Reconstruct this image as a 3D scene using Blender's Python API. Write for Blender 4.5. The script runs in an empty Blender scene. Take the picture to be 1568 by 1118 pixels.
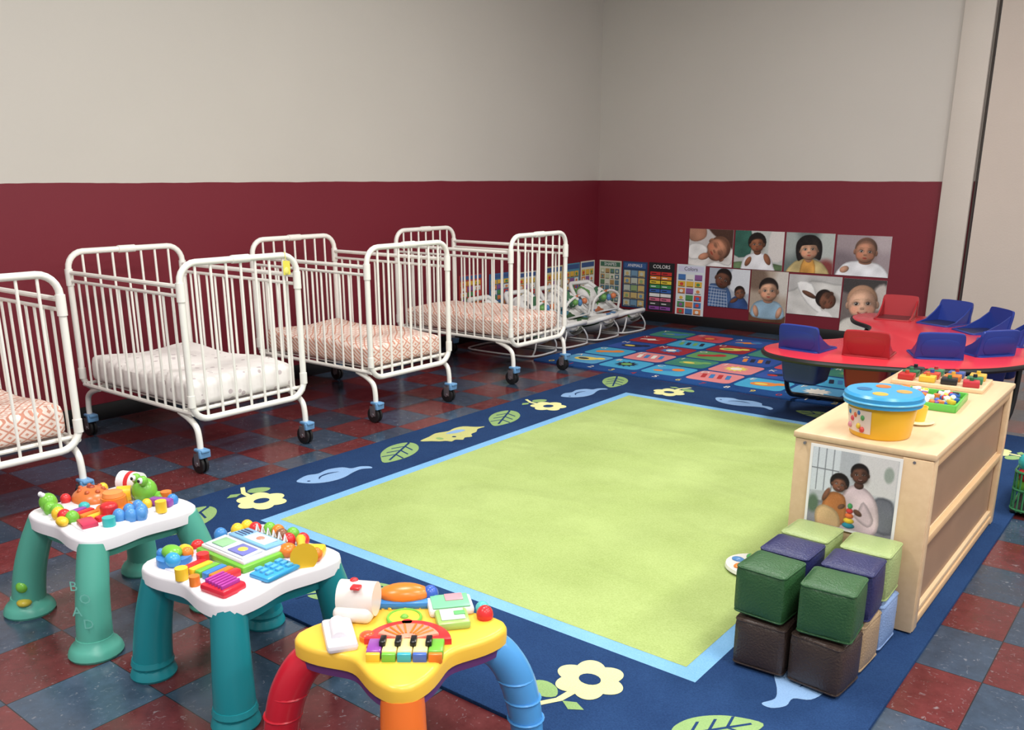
import bpy, bmesh, math, random
import numpy as np
from mathutils import Vector, Matrix, Euler
random.seed(7)
pi=math.pi
# ------------------------------------------------------------------ helpers
def lin(c):
    o=[]
    for v in c:
        v=v/255.0
        o.append(v/12.92 if v<=0.04045 else ((v+0.055)/1.055)**2.4)
    return o
def mat(name,col,rough=0.5,spec=0.5,var=0.06,nscale=8,bump=0.0,bscale=60,metal=0.0,emit=0):
    m=bpy.data.materials.get(name)
    if m: return m
    m=bpy.data.materials.new(name); m.use_nodes=True
    nt=m.node_tree; N=nt.nodes; L=nt.links
    b=N['Principled BSDF']
    c=lin(col)
    b.inputs['Roughness'].default_value=rough
    b.inputs['Specular IOR Level'].default_value=spec
    b.inputs['Metallic'].default_value=metal
    tc=N.new('ShaderNodeTexCoord')
    nz=N.new('ShaderNodeTexNoise'); nz.inputs['Scale'].default_value=nscale; nz.inputs['Detail'].default_value=3
    L.new(tc.outputs['Object'],nz.inputs['Vector'])
    mx=N.new('ShaderNodeMix'); mx.data_type='RGBA'
    mx.inputs[6].default_value=(*[v*(1-var) for v in c],1)
    mx.inputs[7].default_value=(*[min(1,v*(1+var)) for v in c],1)
    L.new(nz.outputs['Fac'],mx.inputs[0]); L.new(mx.outputs[2],b.inputs['Base Color'])
    if bump>0:
        n2=N.new('ShaderNodeTexNoise'); n2.inputs['Scale'].default_value=bscale; n2.inputs['Detail'].default_value=4
        L.new(tc.outputs['Object'],n2.inputs['Vector'])
        bp=N.new('ShaderNodeBump'); bp.inputs['Strength'].default_value=bump; bp.inputs['Distance'].default_value=0.01
        L.new(n2.outputs['Fac'],bp.inputs['Height']); L.new(bp.outputs['Normal'],b.inputs['Normal'])
    if emit>0:
        b.inputs['Emission Color'].default_value=(*c,1); b.inputs['Emission Strength'].default_value=emit
    return m
def C(r,g,b,rough=0.55):
    k="paint_%d_%d_%d"%(r,g,b)
    if rough!=0.55: k+="_r%d"%int(rough*100)
    return mat(k,(r,g,b),rough,0.4,0.03,15)
def P(r,g,b): return C(r,g,b,0.28)   # glossy plastic

class B:
    def __init__(s): s.v=[];s.f=[];s.fm=[];s.mats=[];s.M=Matrix()
    def mi(s,m):
        if m not in s.mats: s.mats.append(m)
        return s.mats.index(m)
    def add(s,vs,fs,m,M=None):
        T=s.M@M if M is not None else s.M
        o=len(s.v); s.v+= [T@Vector(v) for v in vs]
        k=s.mi(m)
        for f in fs: s.f.append([i+o for i in f]); s.fm.append(k)
    def bm(s,bm,m,M=None):
        bm.verts.ensure_lookup_table(); bm.verts.index_update()
        s.add([v.co.copy() for v in bm.verts],[[v.index for v in f.verts] for f in bm.faces],m,M); bm.free()
    def box(s,c,sz,m,bev=0,rz=0,rx=0,ry=0,seg=2):
        bm=bmesh.new(); bmesh.ops.create_cube(bm,size=1)
        for v in bm.verts: v.co=Vector((v.co.x*sz[0],v.co.y*sz[1],v.co.z*sz[2]))
        if bev>0: bmesh.ops.bevel(bm,geom=list(bm.edges),offset=bev,segments=seg,profile=0.5,affect='EDGES')
        s.bm(bm,m,Matrix.Translation(c)@Euler((rx,ry,rz)).to_matrix().to_4x4())
    def prism(s,poly,z0,z1,m,bev=0,M=None,seg=2):
        bm=bmesh.new()
        f=bm.faces.new([bm.verts.new((p[0],p[1],z0)) for p in poly])
        bm.normal_update()
        if f.normal.z>0: f.normal_flip()
        r=bmesh.ops.extrude_face_region(bm,geom=[f])
        top=[e for e in r['geom'] if isinstance(e,bmesh.types.BMVert)]
        for v in top: v.co.z=z1
        bmesh.ops.recalc_face_normals(bm,faces=bm.faces)
        if bev>0:
            es=[e for e in bm.edges if all(abs(v.co.z-z1)<1e-6 for v in e.verts)]
            bmesh.ops.bevel(bm,geom=es,offset=bev,segments=seg,profile=0.5,affect='EDGES')
        s.bm(bm,m,M)
    def flat(s,poly,z,m,M=None):
        a=sum(poly[i][0]*poly[(i+1)%len(poly)][1]-poly[(i+1)%len(poly)][0]*poly[i][1] for i in range(len(poly)))
        if a<0: poly=poly[::-1]
        s.add([(p[0],p[1],z) for p in poly],[list(range(len(poly)))],m,M)
    def ball(s,c,r,m,seg=16,M=None,rz=0,rx=0,ry=0):
        if not hasattr(r,'__len__'): r=(r,r,r)
        bm=bmesh.new(); bmesh.ops.create_uvsphere(bm,u_segments=seg,v_segments=max(6,seg*2//3),radius=1)
        T=Matrix.Translation(c)@Euler((rx,ry,rz)).to_matrix().to_4x4()@Matrix.Diagonal((r[0],r[1],r[2],1))
        s.bm(bm,m,T)
    def tube(s,pts,r,m,seg=8,closed=False,cap=True):
        pts=[Vector(p) for p in pts]; n=len(pts)
        rr=r if hasattr(r,'__len__') else [r]*n
        tg=[]
        for i in range(n):
            if closed: t=pts[(i+1)%n]-pts[i-1]
            else: t=pts[min(i+1,n-1)]-pts[max(i-1,0)]
            tg.append(t.normalized())
        up=Vector((0,0,1)) if abs(tg[0].z)<0.9 else Vector((1,0,0))
        u=tg[0].cross(up).normalized(); vs=[];fs=[]
        for i in range(n):
            u=(u-tg[i]*u.dot(tg[i])).normalized(); w=tg[i].cross(u)
            for k in range(seg):
                a=2*pi*k/seg; vs.append(pts[i]+(u*math.cos(a)+w*math.sin(a))*rr[i])
        for i in range(n if closed else n-1):
            j=(i+1)%n
            for k in range(seg):
                k2=(k+1)%seg; fs.append([i*seg+k,i*seg+k2,j*seg+k2,j*seg+k])
        if cap and not closed:
            fs.append([k for k in range(seg)][::-1]); fs.append([(n-1)*seg+k for k in range(seg)])
        s.add(vs,fs,m)
    def cyl(s,p0,p1,r0,m,r1=None,seg=16):
        s.tube([p0,p1],[r0,r0 if r1 is None else r1],m,seg)
    def lathe(s,c,prof,m,seg=24,M=None):
        vs=[];fs=[];n=len(prof)
        for r,z in prof:
            for k in range(seg):
                a=2*pi*k/seg; vs.append((c[0]+r*math.cos(a),c[1]+r*math.sin(a),c[2]+z))
        for i in range(n-1):
            for k in range(seg):
                k2=(k+1)%seg; fs.append([i*seg+k,i*seg+k2,(i+1)*seg+k2,(i+1)*seg+k])
        fs.append([k for k in range(seg)][::-1]); fs.append([(n-1)*seg+k for k in range(seg)])
        s.add(vs,fs,m,M)
    def text(s,t,x,y,z,size,m,rot=0,M=None):
        vs,fs=textgeo(t)
        T=Matrix.Translation((x,y,z))@Matrix.Rotation(rot,4,'Z')@Matrix.Scale(size,4)
        if M is not None: T=M@T
        s.add(vs,fs,m,T)
    def obj(s,name,ang=40,loc=None):
        me=bpy.data.meshes.new(name)
        loc=Vector(loc) if loc else Vector((0,0,0))
        me.from_pydata([tuple(v-loc) for v in s.v],[],s.f)
        for m in s.mats: me.materials.append(m)
        me.polygons.foreach_set('material_index',s.fm)
        me.polygons.foreach_set('use_smooth',[True]*len(me.polygons))
        me.update()
        try: me.set_sharp_from_angle(angle=math.radians(ang))
        except Exception: pass
        o=bpy.data.objects.new(name,me); o.location=loc
        bpy.context.scene.collection.objects.link(o); return o
_tg={}
def textgeo(t):
    if t in _tg: return _tg[t]
    cu=bpy.data.curves.new('t','FONT'); cu.body=t; cu.size=1; cu.align_x='CENTER'; cu.align_y='CENTER'; cu.resolution_u=2
    o=bpy.data.objects.new('t',cu); bpy.context.scene.collection.objects.link(o)
    dg=bpy.context.evaluated_depsgraph_get(); dg.update()
    me=o.evaluated_get(dg).to_mesh()
    r=([tuple(v.co) for v in me.vertices],[list(p.vertices) for p in me.polygons])
    o.evaluated_get(dg).to_mesh_clear()
    bpy.data.objects.remove(o); bpy.data.curves.remove(cu)
    _tg[t]=r; return r
def ell(cx,cy,rx,ry,n=20,rot=0,a0=0,a1=2*pi):
    o=[]
    full=abs(a1-a0-2*pi)<1e-6
    for i in range(n):
        a=a0+(a1-a0)*i/(n if full else n-1)
        x=rx*math.cos(a);y=ry*math.sin(a)
        o.append((cx+x*math.cos(rot)-y*math.sin(rot),cy+x*math.sin(rot)+y*math.cos(rot)))
    return o
def rect(x0,y0,x1,y1): return [(x0,y0),(x1,y0),(x1,y1),(x0,y1)]
def rrect(cx,cy,w,h,r,n=5,rot=0):
    o=[]
    for (sx,sy,a) in ((1,1,0),(-1,1,pi/2),(-1,-1,pi),(1,-1,1.5*pi)):
        for i in range(n+1):
            t=a+pi/2*i/n
            x=sx*(w/2-r)+r*math.cos(t); y=sy*(h/2-r)+r*math.sin(t)
            o.append((cx+x*math.cos(rot)-y*math.sin(rot),cy+x*math.sin(rot)+y*math.cos(rot)))
    return o
def smooth(pts,k=6,closed=True):
    n=len(pts);o=[]
    d=len(pts[0])
    rng=range(n) if closed else range(n-1)
    for i in rng:
        g=(lambda j:pts[j%n]) if closed else (lambda j:pts[min(max(j,0),n-1)])
        p0,p1,p2,p3=g(i-1),g(i),g(i+1),g(i+2)
        for q in range(k):
            t=q/k
            o.append(tuple(0.5*((2*p1[a])+(-p0[a]+p2[a])*t+(2*p0[a]-5*p1[a]+4*p2[a]-p3[a])*t*t+(-p0[a]+3*p1[a]-3*p2[a]+p3[a])*t**3) for a in range(d)))
    if not closed: o.append(tuple(pts[-1]))
    return o

# ------------------------------------------------------------------ room materials
def nodes(name):
    m=bpy.data.materials.new(name); m.use_nodes=True
    return m,m.node_tree.nodes,m.node_tree.links,m.node_tree.nodes['Principled BSDF']
X0=-5.24; Y1=8.1; STR=1.40; H=3.9; XR=4.0; YB=-3.0
def wall_mat():
    m,N,L,b=nodes('painted_wall')
    b.inputs['Roughness'].default_value=0.55
    g=N.new('ShaderNodeNewGeometry'); sp=N.new('ShaderNodeSeparateXYZ'); L.new(g.outputs['Position'],sp.inputs[0])
    nz=N.new('ShaderNodeTexNoise'); nz.inputs['Scale'].default_value=2.5; nz.inputs['Detail'].default_value=3
    L.new(g.outputs['Position'],nz.inputs['Vector'])
    a=N.new('ShaderNodeMath'); a.operation='MULTIPLY_ADD'; a.inputs[1].default_value=0.02; L.new(nz.outputs['Fac'],a.inputs[0]); L.new(sp.outputs['Z'],a.inputs[2])
    t=N.new('ShaderNodeMath'); t.operation='GREATER_THAN'; t.inputs[1].default_value=STR+0.01; L.new(a.outputs[0],t.inputs[0])
    mx=N.new('ShaderNodeMix'); mx.data_type='RGBA'; L.new(t.outputs[0],mx.inputs[0])
    mx.inputs[6].default_value=(*lin((112,20,38)),1); mx.inputs[7].default_value=(*lin((196,191,183)),1)
    n2=N.new('ShaderNodeTexNoise'); n2.inputs['Scale'].default_value=1.3; n2.inputs['Detail'].default_value=5; L.new(g.outputs['Position'],n2.inputs['Vector'])
    mp=N.new('ShaderNodeMapRange'); mp.inputs['To Min'].default_value=0.95; mp.inputs['To Max'].default_value=1.04; L.new(n2.outputs['Fac'],mp.inputs[0])
    mu=N.new('ShaderNodeMix'); mu.data_type='RGBA'; mu.blend_type='MULTIPLY'; mu.inputs[0].default_value=1
    L.new(mx.outputs[2],mu.inputs[6]); L.new(mp.outputs[0],mu.inputs[7]); L.new(mu.outputs[2],b.inputs['Base Color'])
    n3=N.new('ShaderNodeTexNoise'); n3.inputs['Scale'].default_value=90; L.new(g.outputs['Position'],n3.inputs['Vector'])
    bp=N.new('ShaderNodeBump'); bp.inputs['Strength'].default_value=0.12; bp.inputs['Distance'].default_value=0.004
    L.new(n3.outputs['Fac'],bp.inputs['Height']); L.new(bp.outputs[0],b.inputs['Normal'])
    return m
def floor_mat():
    m,N,L,b=nodes('vinyl_checker_tile')
    g=N.new('ShaderNodeNewGeometry')
    mp=N.new('ShaderNodeMapping'); mp.inputs['Location'].default_value=(2.48/.305+100,-.84/.305+100,0.5); mp.inputs['Scale'].default_value=(1/.305,1/.305,0)
    L.new(g.outputs['Position'],mp.inputs['Vector'])
    ck=N.new('ShaderNodeTexChecker'); ck.inputs['Scale'].default_value=1
    L.new(mp.outputs[0],ck.inputs['Vector'])
    ck.inputs['Color1'].default_value=(*lin((102,45,47)),1); ck.inputs['Color2'].default_value=(*lin((58,74,93)),1)
    fl=N.new('ShaderNodeVectorMath'); fl.operation='FLOOR'; L.new(mp.outputs[0],fl.inputs[0])
    wn=N.new('ShaderNodeTexWhiteNoise'); L.new(fl.outputs[0],wn.inputs['Vector'])
    n1=N.new('ShaderNodeTexNoise'); n1.inputs['Scale'].default_value=14; n1.inputs['Detail'].default_value=8; n1.inputs['Roughness'].default_value=0.75
    L.new(g.outputs['Position'],n1.inputs['Vector'])
    r1=N.new('ShaderNodeMapRange'); r1.inputs['From Min'].default_value=.3; r1.inputs['From Max'].default_value=.7; r1.inputs['To Min'].default_value=.7; r1.inputs['To Max'].default_value=1.2; L.new(n1.outputs['Fac'],r1.inputs[0])
    r2=N.new('ShaderNodeMapRange'); r2.inputs['To Min'].default_value=.7; r2.inputs['To Max'].default_value=1.15; L.new(wn.outputs['Value'],r2.inputs[0])
    mm=N.new('ShaderNodeMath'); mm.operation='MULTIPLY'; L.new(r1.outputs[0],mm.inputs[0]); L.new(r2.outputs[0],mm.inputs[1])
    mu=N.new('ShaderNodeMix'); mu.data_type='RGBA'; mu.blend_type='MULTIPLY'; mu.inputs[0].default_value=1
    L.new(ck.outputs['Color'],mu.inputs[6]); L.new(mm.outputs[0],mu.inputs[7])
    n2=N.new('ShaderNodeTexNoise'); n2.inputs['Scale'].default_value=45; n2.inputs['Detail'].default_value=6; n2.inputs['Distortion'].default_value=1.5
    L.new(g.outputs['Position'],n2.inputs['Vector'])
    r3=N.new('ShaderNodeMapRange'); r3.inputs['From Min'].default_value=.62; r3.inputs['From Max'].default_value=.74; r3.inputs['To Max'].default_value=.5; L.new(n2.outputs['Fac'],r3.inputs[0])
    ms=N.new('ShaderNodeMix'); ms.data_type='RGBA'; L.new(r3.outputs[0],ms.inputs[0]); L.new(mu.outputs[2],ms.inputs[6]); ms.inputs[7].default_value=(*lin((150,150,155)),1)
    fr=N.new('ShaderNodeVectorMath'); fr.operation='FRACTION'; L.new(mp.outputs[0],fr.inputs[0])
    sp=N.new('ShaderNodeSeparateXYZ'); L.new(fr.outputs[0],sp.inputs[0])
    def edge(o):
        a=N.new('ShaderNodeMath'); a.operation='SUBTRACT'; a.inputs[1].default_value=.5; L.new(o,a.inputs[0])
        c=N.new('ShaderNodeMath'); c.operation='ABSOLUTE'; L.new(a.outputs[0],c.inputs[0])
        d=N.new('ShaderNodeMath'); d.operation='GREATER_THAN'; d.inputs[1].default_value=.495; L.new(c.outputs[0],d.inputs[0]); return d
    e1=edge(sp.outputs[0]); e2=edge(sp.outputs[1])
    mxx=N.new('ShaderNodeMath'); mxx.operation='MAXIMUM'; L.new(e1.outputs[0],mxx.inputs[0]); L.new(e2.outputs[0],mxx.inputs[1])
    mj=N.new('ShaderNodeMix'); mj.data_type='RGBA'; L.new(mxx.outputs[0],mj.inputs[0]); L.new(ms.outputs[2],mj.inputs[6]); mj.inputs[7].default_value=(0.014,0.014,0.018,1)
    L.new(mj.outputs[2],b.inputs['Base Color'])
    rr=N.new('ShaderNodeMapRange'); rr.inputs['From Min'].default_value=.3; rr.inputs['From Max'].default_value=.7; rr.inputs['To Min'].default_value=.10; rr.inputs['To Max'].default_value=.28; L.new(n1.outputs['Fac'],rr.inputs[0]); L.new(rr.outputs[0],b.inputs['Roughness'])
    b.inputs['Specular IOR Level'].default_value=.62
    bp=N.new('ShaderNodeBump'); bp.inputs['Strength'].default_value=.10; bp.inputs['Distance'].default_value=.004; L.new(n1.outputs['Fac'],bp.inputs['Height']); L.new(bp.outputs[0],b.inputs['Normal'])
    return m
WALL=wall_mat(); FLOOR=floor_mat()
def simple_box(name,x0,x1,y0,y1,z0,z1,m,bev=0):
    b=B(); b.box(((x0+x1)/2,(y0+y1)/2,(z0+z1)/2),(x1-x0,y1-y0,z1-z0),m,bev); return b.obj(name)
simple_box('floor',X0-.1,XR,YB,Y1+.1,-.1,0,FLOOR)
simple_box('wall_left',X0-.12,X0,YB,Y1+.12,0,H,WALL)
simple_box('wall_back',X0,-1.66,Y1,Y1+.12,0,H,WALL)
beige=mat('beige_paint',(200,192,182),.55,.4,.04,3,.1,90)
beige2=mat('beige_pink_paint',(198,186,175),.55,.4,.04,3,.1,90)
simple_box('wall_back_side',-1.64,XR,Y1-.02,Y1+.12,0,H,beige2)
simple_box('trim_1',-1.90,-1.675,Y1-.05,Y1,0,H,beige,.006)   # pilaster
b=B(); b.tube([(-1.655,Y1-.02,0),(-1.655,Y1-.02,H)],.007,mat('gap_shade',(60,53,48),.8),6); b.obj('gap_shade_strip')  # dark tube, its colour stands in for the shade in the gap by the pilaster
blk=mat('black_vinyl_base',(22,22,24),.35)
simple_box('baseboard_left',X0,X0+.012,YB,Y1,0,.10,blk,.003)
simple_box('baseboard_back',X0+.012,-1.90,Y1-.012,Y1,0,.10,blk,.003)
simple_box('ceiling',X0,XR,YB,Y1,H,H+.1,mat('ceiling_tile',(150,150,148),.9,.2,.04,4,.2,40))

# ------------------------------------------------------------------ rug with nature border
def carpet(name,c1,c2,scale=220,big=3.0,wr=0.0):
    m,N,L,b=nodes(name)
    b.inputs['Roughness'].default_value=.95; b.inputs['Specular IOR Level'].default_value=.1
    g=N.new('ShaderNodeNewGeometry')
    n1=N.new('ShaderNodeTexNoise'); n1.inputs['Scale'].default_value=scale; n1.inputs['Detail'].default_value=2; L.new(g.outputs['Position'],n1.inputs['Vector'])
    n2=N.new('ShaderNodeTexNoise'); n2.inputs['Scale'].default_value=big; n2.inputs['Detail'].default_value=6; n2.inputs['Roughness'].default_value=.6; L.new(g.outputs['Position'],n2.inputs['Vector'])
    ad=N.new('ShaderNodeMath'); ad.operation='ADD'; L.new(n1.outputs['Fac'],ad.inputs[0]); L.new(n2.outputs['Fac'],ad.inputs[1])
    r=N.new('ShaderNodeMapRange'); r.inputs['From Min'].default_value=.65; r.inputs['From Max'].default_value=1.35; L.new(ad.outputs[0],r.inputs[0])
    mx=N.new('ShaderNodeMix'); mx.data_type='RGBA'; mx.inputs[6].default_value=(*lin(c1),1); mx.inputs[7].default_value=(*lin(c2),1)
    L.new(r.outputs[0],mx.inputs[0]); L.new(mx.outputs[2],b.inputs['Base Color'])
    bp=N.new('ShaderNodeBump'); bp.inputs['Strength'].default_value=.5; bp.inputs['Distance'].default_value=.004; L.new(n1.outputs['Fac'],bp.inputs['Height'])
    if wr>0:
        mp=N.new('ShaderNodeMapping'); mp.inputs['Rotation'].default_value=(0,0,.5); mp.inputs['Scale'].default_value=(1,1.7,1); L.new(g.outputs['Position'],mp.inputs['Vector'])
        n3=N.new('ShaderNodeTexNoise'); n3.inputs['Scale'].default_value=2.2; n3.inputs['Detail'].default_value=1.5; n3.inputs['Distortion'].default_value=.4; L.new(mp.outputs[0],n3.inputs['Vector'])
        b2=N.new('ShaderNodeBump'); b2.inputs['Strength'].default_value=wr; b2.inputs['Distance'].default_value=.15; L.new(n3.outputs['Fac'],b2.inputs['Height'])
        L.new(b2.outputs[0],bp.inputs['Normal'])
    L.new(bp.outputs[0],b.inputs['Normal'])
    return m
RN=carpet('rug_navy',(26,48,86),(40,68,110)); RLB=carpet('rug_light_blue',(108,160,204),(132,182,222)); RG=carpet('rug_green',(146,164,96),(172,190,122),180,2.2,.4)
RCR=carpet('rug_cream',(210,210,144),(226,224,166)); RLG=carpet('rug_leaf_green',(126,156,100),(146,176,116)); RPB=carpet('rug_pale_blue',(122,156,200),(142,176,214)); RTAN=carpet('rug_tan',(178,180,114),(196,196,132))
ZR=.012
r=B()
r.prism(rrect((-3.53-.53)/2,(1.66+5.61)/2,3.0,3.95,.04),0,ZR,RN,.004)
r.flat(rect(-3.06,2.13,-1.0,5.14),ZR+.0006,RLB)
r.flat(rect(-3.0,2.19,-1.06,5.08),ZR+.0012,RG)
def motif(kind,x,y,rot,s=1.0):
    T=Matrix.Translation((x,y,0))@Matrix.Rotation(rot,4,'Z')@Matrix.Scale(s,4)
    z=ZR+.0012
    def F(poly,k,m):
        pp=[T@Vector((p[0],p[1],0)) for p in poly]
        r.flat([(p.x,p.y) for p in pp],z+k*.0005,m)
    if kind=='flower':
        pts=[]
        for i in range(84):
            a=2*pi*i/84; rr=.068+.020*abs(math.cos(3*a)); pts.append((rr*math.cos(a),.035+rr*math.sin(a)))
        F([(-.012,-.03),(.008,-.03),(.0,-.08),(-.035,-.135),(-.05,-.13),(-.018,-.08)],0,RCR)
        F(pts,1,RCR); F(ell(0,.035,.028,.024,16),2,RN)
        F(smooth([(-.022,-.075),(-.04,-.045),(-.075,-.035),(-.1,-.05),(-.085,-.08),(-.05,-.095)],3),0,RLG)
        F([(.0,-.08),(.03,-.065),(.06,-.08),(.03,-.10)],0,RLG)
    if kind=='leaf':
        out=[(-.12,0),(-.10,.035),(-.05,.058),(.01,.06),(.07,.042),(.13,-.005),(.08,-.038),(.02,-.058),(-.05,-.056),(-.10,-.032)]
        F(smooth(out,4),0,RLG)
        F([(-.15,-.01),(-.11,.004),(.10,.005),(.10,-.003),(-.11,-.005),(-.15,-.022)],1,RN)
        for t in (-.07,-.02,.03):
            F([(t,.004),(t+.035,.042),(t+.043,.040),(t+.010,.004)],1,RN); F([(t,-.004),(t+.035,-.040),(t+.043,-.038),(t+.010,-.004)],1,RN)
    if kind=='bird':
        out=[(.15,-.03),(.125,.03),(.07,.068),(.0,.075),(-.07,.055),(-.12,.05),(-.155,.075),(-.165,.05),(-.14,.02),(-.10,.01),(-.085,-.03),(-.03,-.055),(.03,-.045),(.07,-.062),(.11,-.055)]
        F(smooth(out,4),0,RPB)
        F(smooth([(-.04,.005),(.0,-.018),(.05,-.012),(.075,.015),(.045,-.004),(.0,-.006)],3),1,RN)
        F(ell(.115,.0,.007,.007,8),1,RN)
    if kind=='hedge':
        out=[(.17,-.04),(.14,.0),(.12,.03),(.10,.045),(.09,.07),(.06,.065),(.04,.09),(.01,.075),(-.02,.09),(-.05,.06),(-.09,.055),(-.13,.03),(-.18,.03),(-.15,.0),(-.12,-.05),(-.07,-.06),(-.02,-.05),(.04,-.07),(.10,-.055)]
        F(smooth(out,3),0,RTAN); F(ell(.09,0,.014,.02,10),1,RLG); F(smooth([(.02,-.03),(-.02,.0),(-.08,.0),(-.06,-.035)],3),1,RPB); F(ell(.03,.03,.01,.01,8),1,RN)
L_=-pi/2
lb=[('leaf',1.93),('flower',2.28),('bird',2.73),('leaf',3.20),('hedge',3.64),('leaf',4.10),('flower',4.50),('bird',4.95),('leaf',5.38)]
for k,y in lb: motif(k,-3.30,y,L_+ (0.0 if k!='leaf' else .45),{'flower':1.33,'bird':1.22,'leaf':1.5,'hedge':1.3}[k])
fb=[('flower',-2.83),('bird',-2.31),('leaf',-1.79),('flower',-1.3)]
for k,x in fb: motif(k,x,5.37,pi if k!='bird' else pi*1.04,1.3)
nb=[('leaf',-2.60),('leaf',-2.25),('bird',-1.70),('flower',-1.25)]
for k,x in nb: motif(k,x,1.91,0 if k!='leaf' else .9,1.22)
motif('leaf',-.85,1.955,.9,1.05); motif('bird',-.755,2.34,pi/2+.2,1.15)
for k,y in [('flower',2.9),('leaf',3.4),('bird',3.9),('hedge',4.4),('leaf',4.80),('flower',5.2)]: motif(k,-.77,y,pi/2,1.2)
r.obj('area_rug')

# ------------------------------------------------------------------ alphabet rug
r2=B(); AX0,AX1,AY0,AY1=-4.26,-1.72,5.66,7.74
RB2=carpet('rug2_blue',(26,58,108),(40,80,140)); 
pal=[carpet('rug2_c%d'%i,c,tuple(min(255,v+18) for v in c)) for i,c in enumerate([(62,148,186),(200,120,122),(140,36,46),(56,118,102),(42,70,140),(80,145,185),(176,66,76),(88,138,84)])]
mot=[carpet('rug2_m%d'%i,c,tuple(min(255,v+15) for v in c)) for i,c in enumerate([(212,190,90),(215,210,200),(165,48,50),(35,40,60),(105,155,90),(206,124,60),(58,112,168)])]
r2.prism(rrect((AX0+AX1)/2,(AY0+AY1)/2,AX1-AX0,AY1-AY0,.03),0,ZR,RB2,.004)
cols,rows=6,5; bw=.13; cw=(AX1-AX0-2*bw)/cols; ch=(AY1-AY0-2*bw)/rows
order=[[5,0,0,1,0,5],[0,1,3,1,4,0],[4,2,7,4,6,3],[2,0,2,3,0,2],[3,6,4,7,2,4]]
letters="ABCDEFGHIJKLMNOPQRSTUVWXYZ"
k=0
for j in range(rows):
    for i in range(cols):
        cx_=AX0+bw+cw*(i+.5); cy_=AY0+bw+ch*(j+.5)
        r2.flat(rrect(cx_,cy_,cw*.92,ch*.9,.05,4),ZR+.0006,pal[order[j][i]])
        m1=mot[(i*3+j*5)%7]; m2=mot[(i+j*2+3)%7]; z=ZR+.0012
        t=(i+2*j)%4
        if t==0:
            r2.flat(ell(cx_,cy_,.10,.065,18,.3),z,m1); r2.flat(ell(cx_+.1,cy_+.05,.045,.04,12),z+.0004,m1); r2.flat(ell(cx_-.02,cy_-.01,.05,.03,12),z+.0008,m2)
        elif t==1:
            pts=[]
            for q in range(24):
                a=2*pi*q/24; rr=.10 if q%2 else .065; pts.append((cx_+rr*math.cos(a),cy_+rr*math.sin(a)))
            r2.flat(pts,z,m1); r2.flat(ell(cx_,cy_,.045,.045,14),z+.0004,m2)
        elif t==2:
            r2.flat(rrect(cx_-.02,cy_,.2,.08,.03,4,.5),z,m1); r2.flat(ell(cx_+.05,cy_+.05,.05,.05,12),z+.0004,m2); r2.flat(ell(cx_-.07,cy_-.05,.04,.03,12),z+.0004,m2)
        else:
            for q in range(4): r2.flat(rrect(cx_-.09+.06*q,cy_+.01*q,.035,.14,.01,3,.3),z+.0002*q,[m1,m2][q%2])
        r2.text(letters[k%26],cx_-cw*.34,cy_+ch*.28,z+.001,.09,mot[1]); k+=1
for i in range(13):
    r2.text(str(i%10),AX0+.15+i*.19,AY0+.06,ZR+.0012,.09,mot[(i*2)%3])
r2.obj('alphabet_rug')

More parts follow.
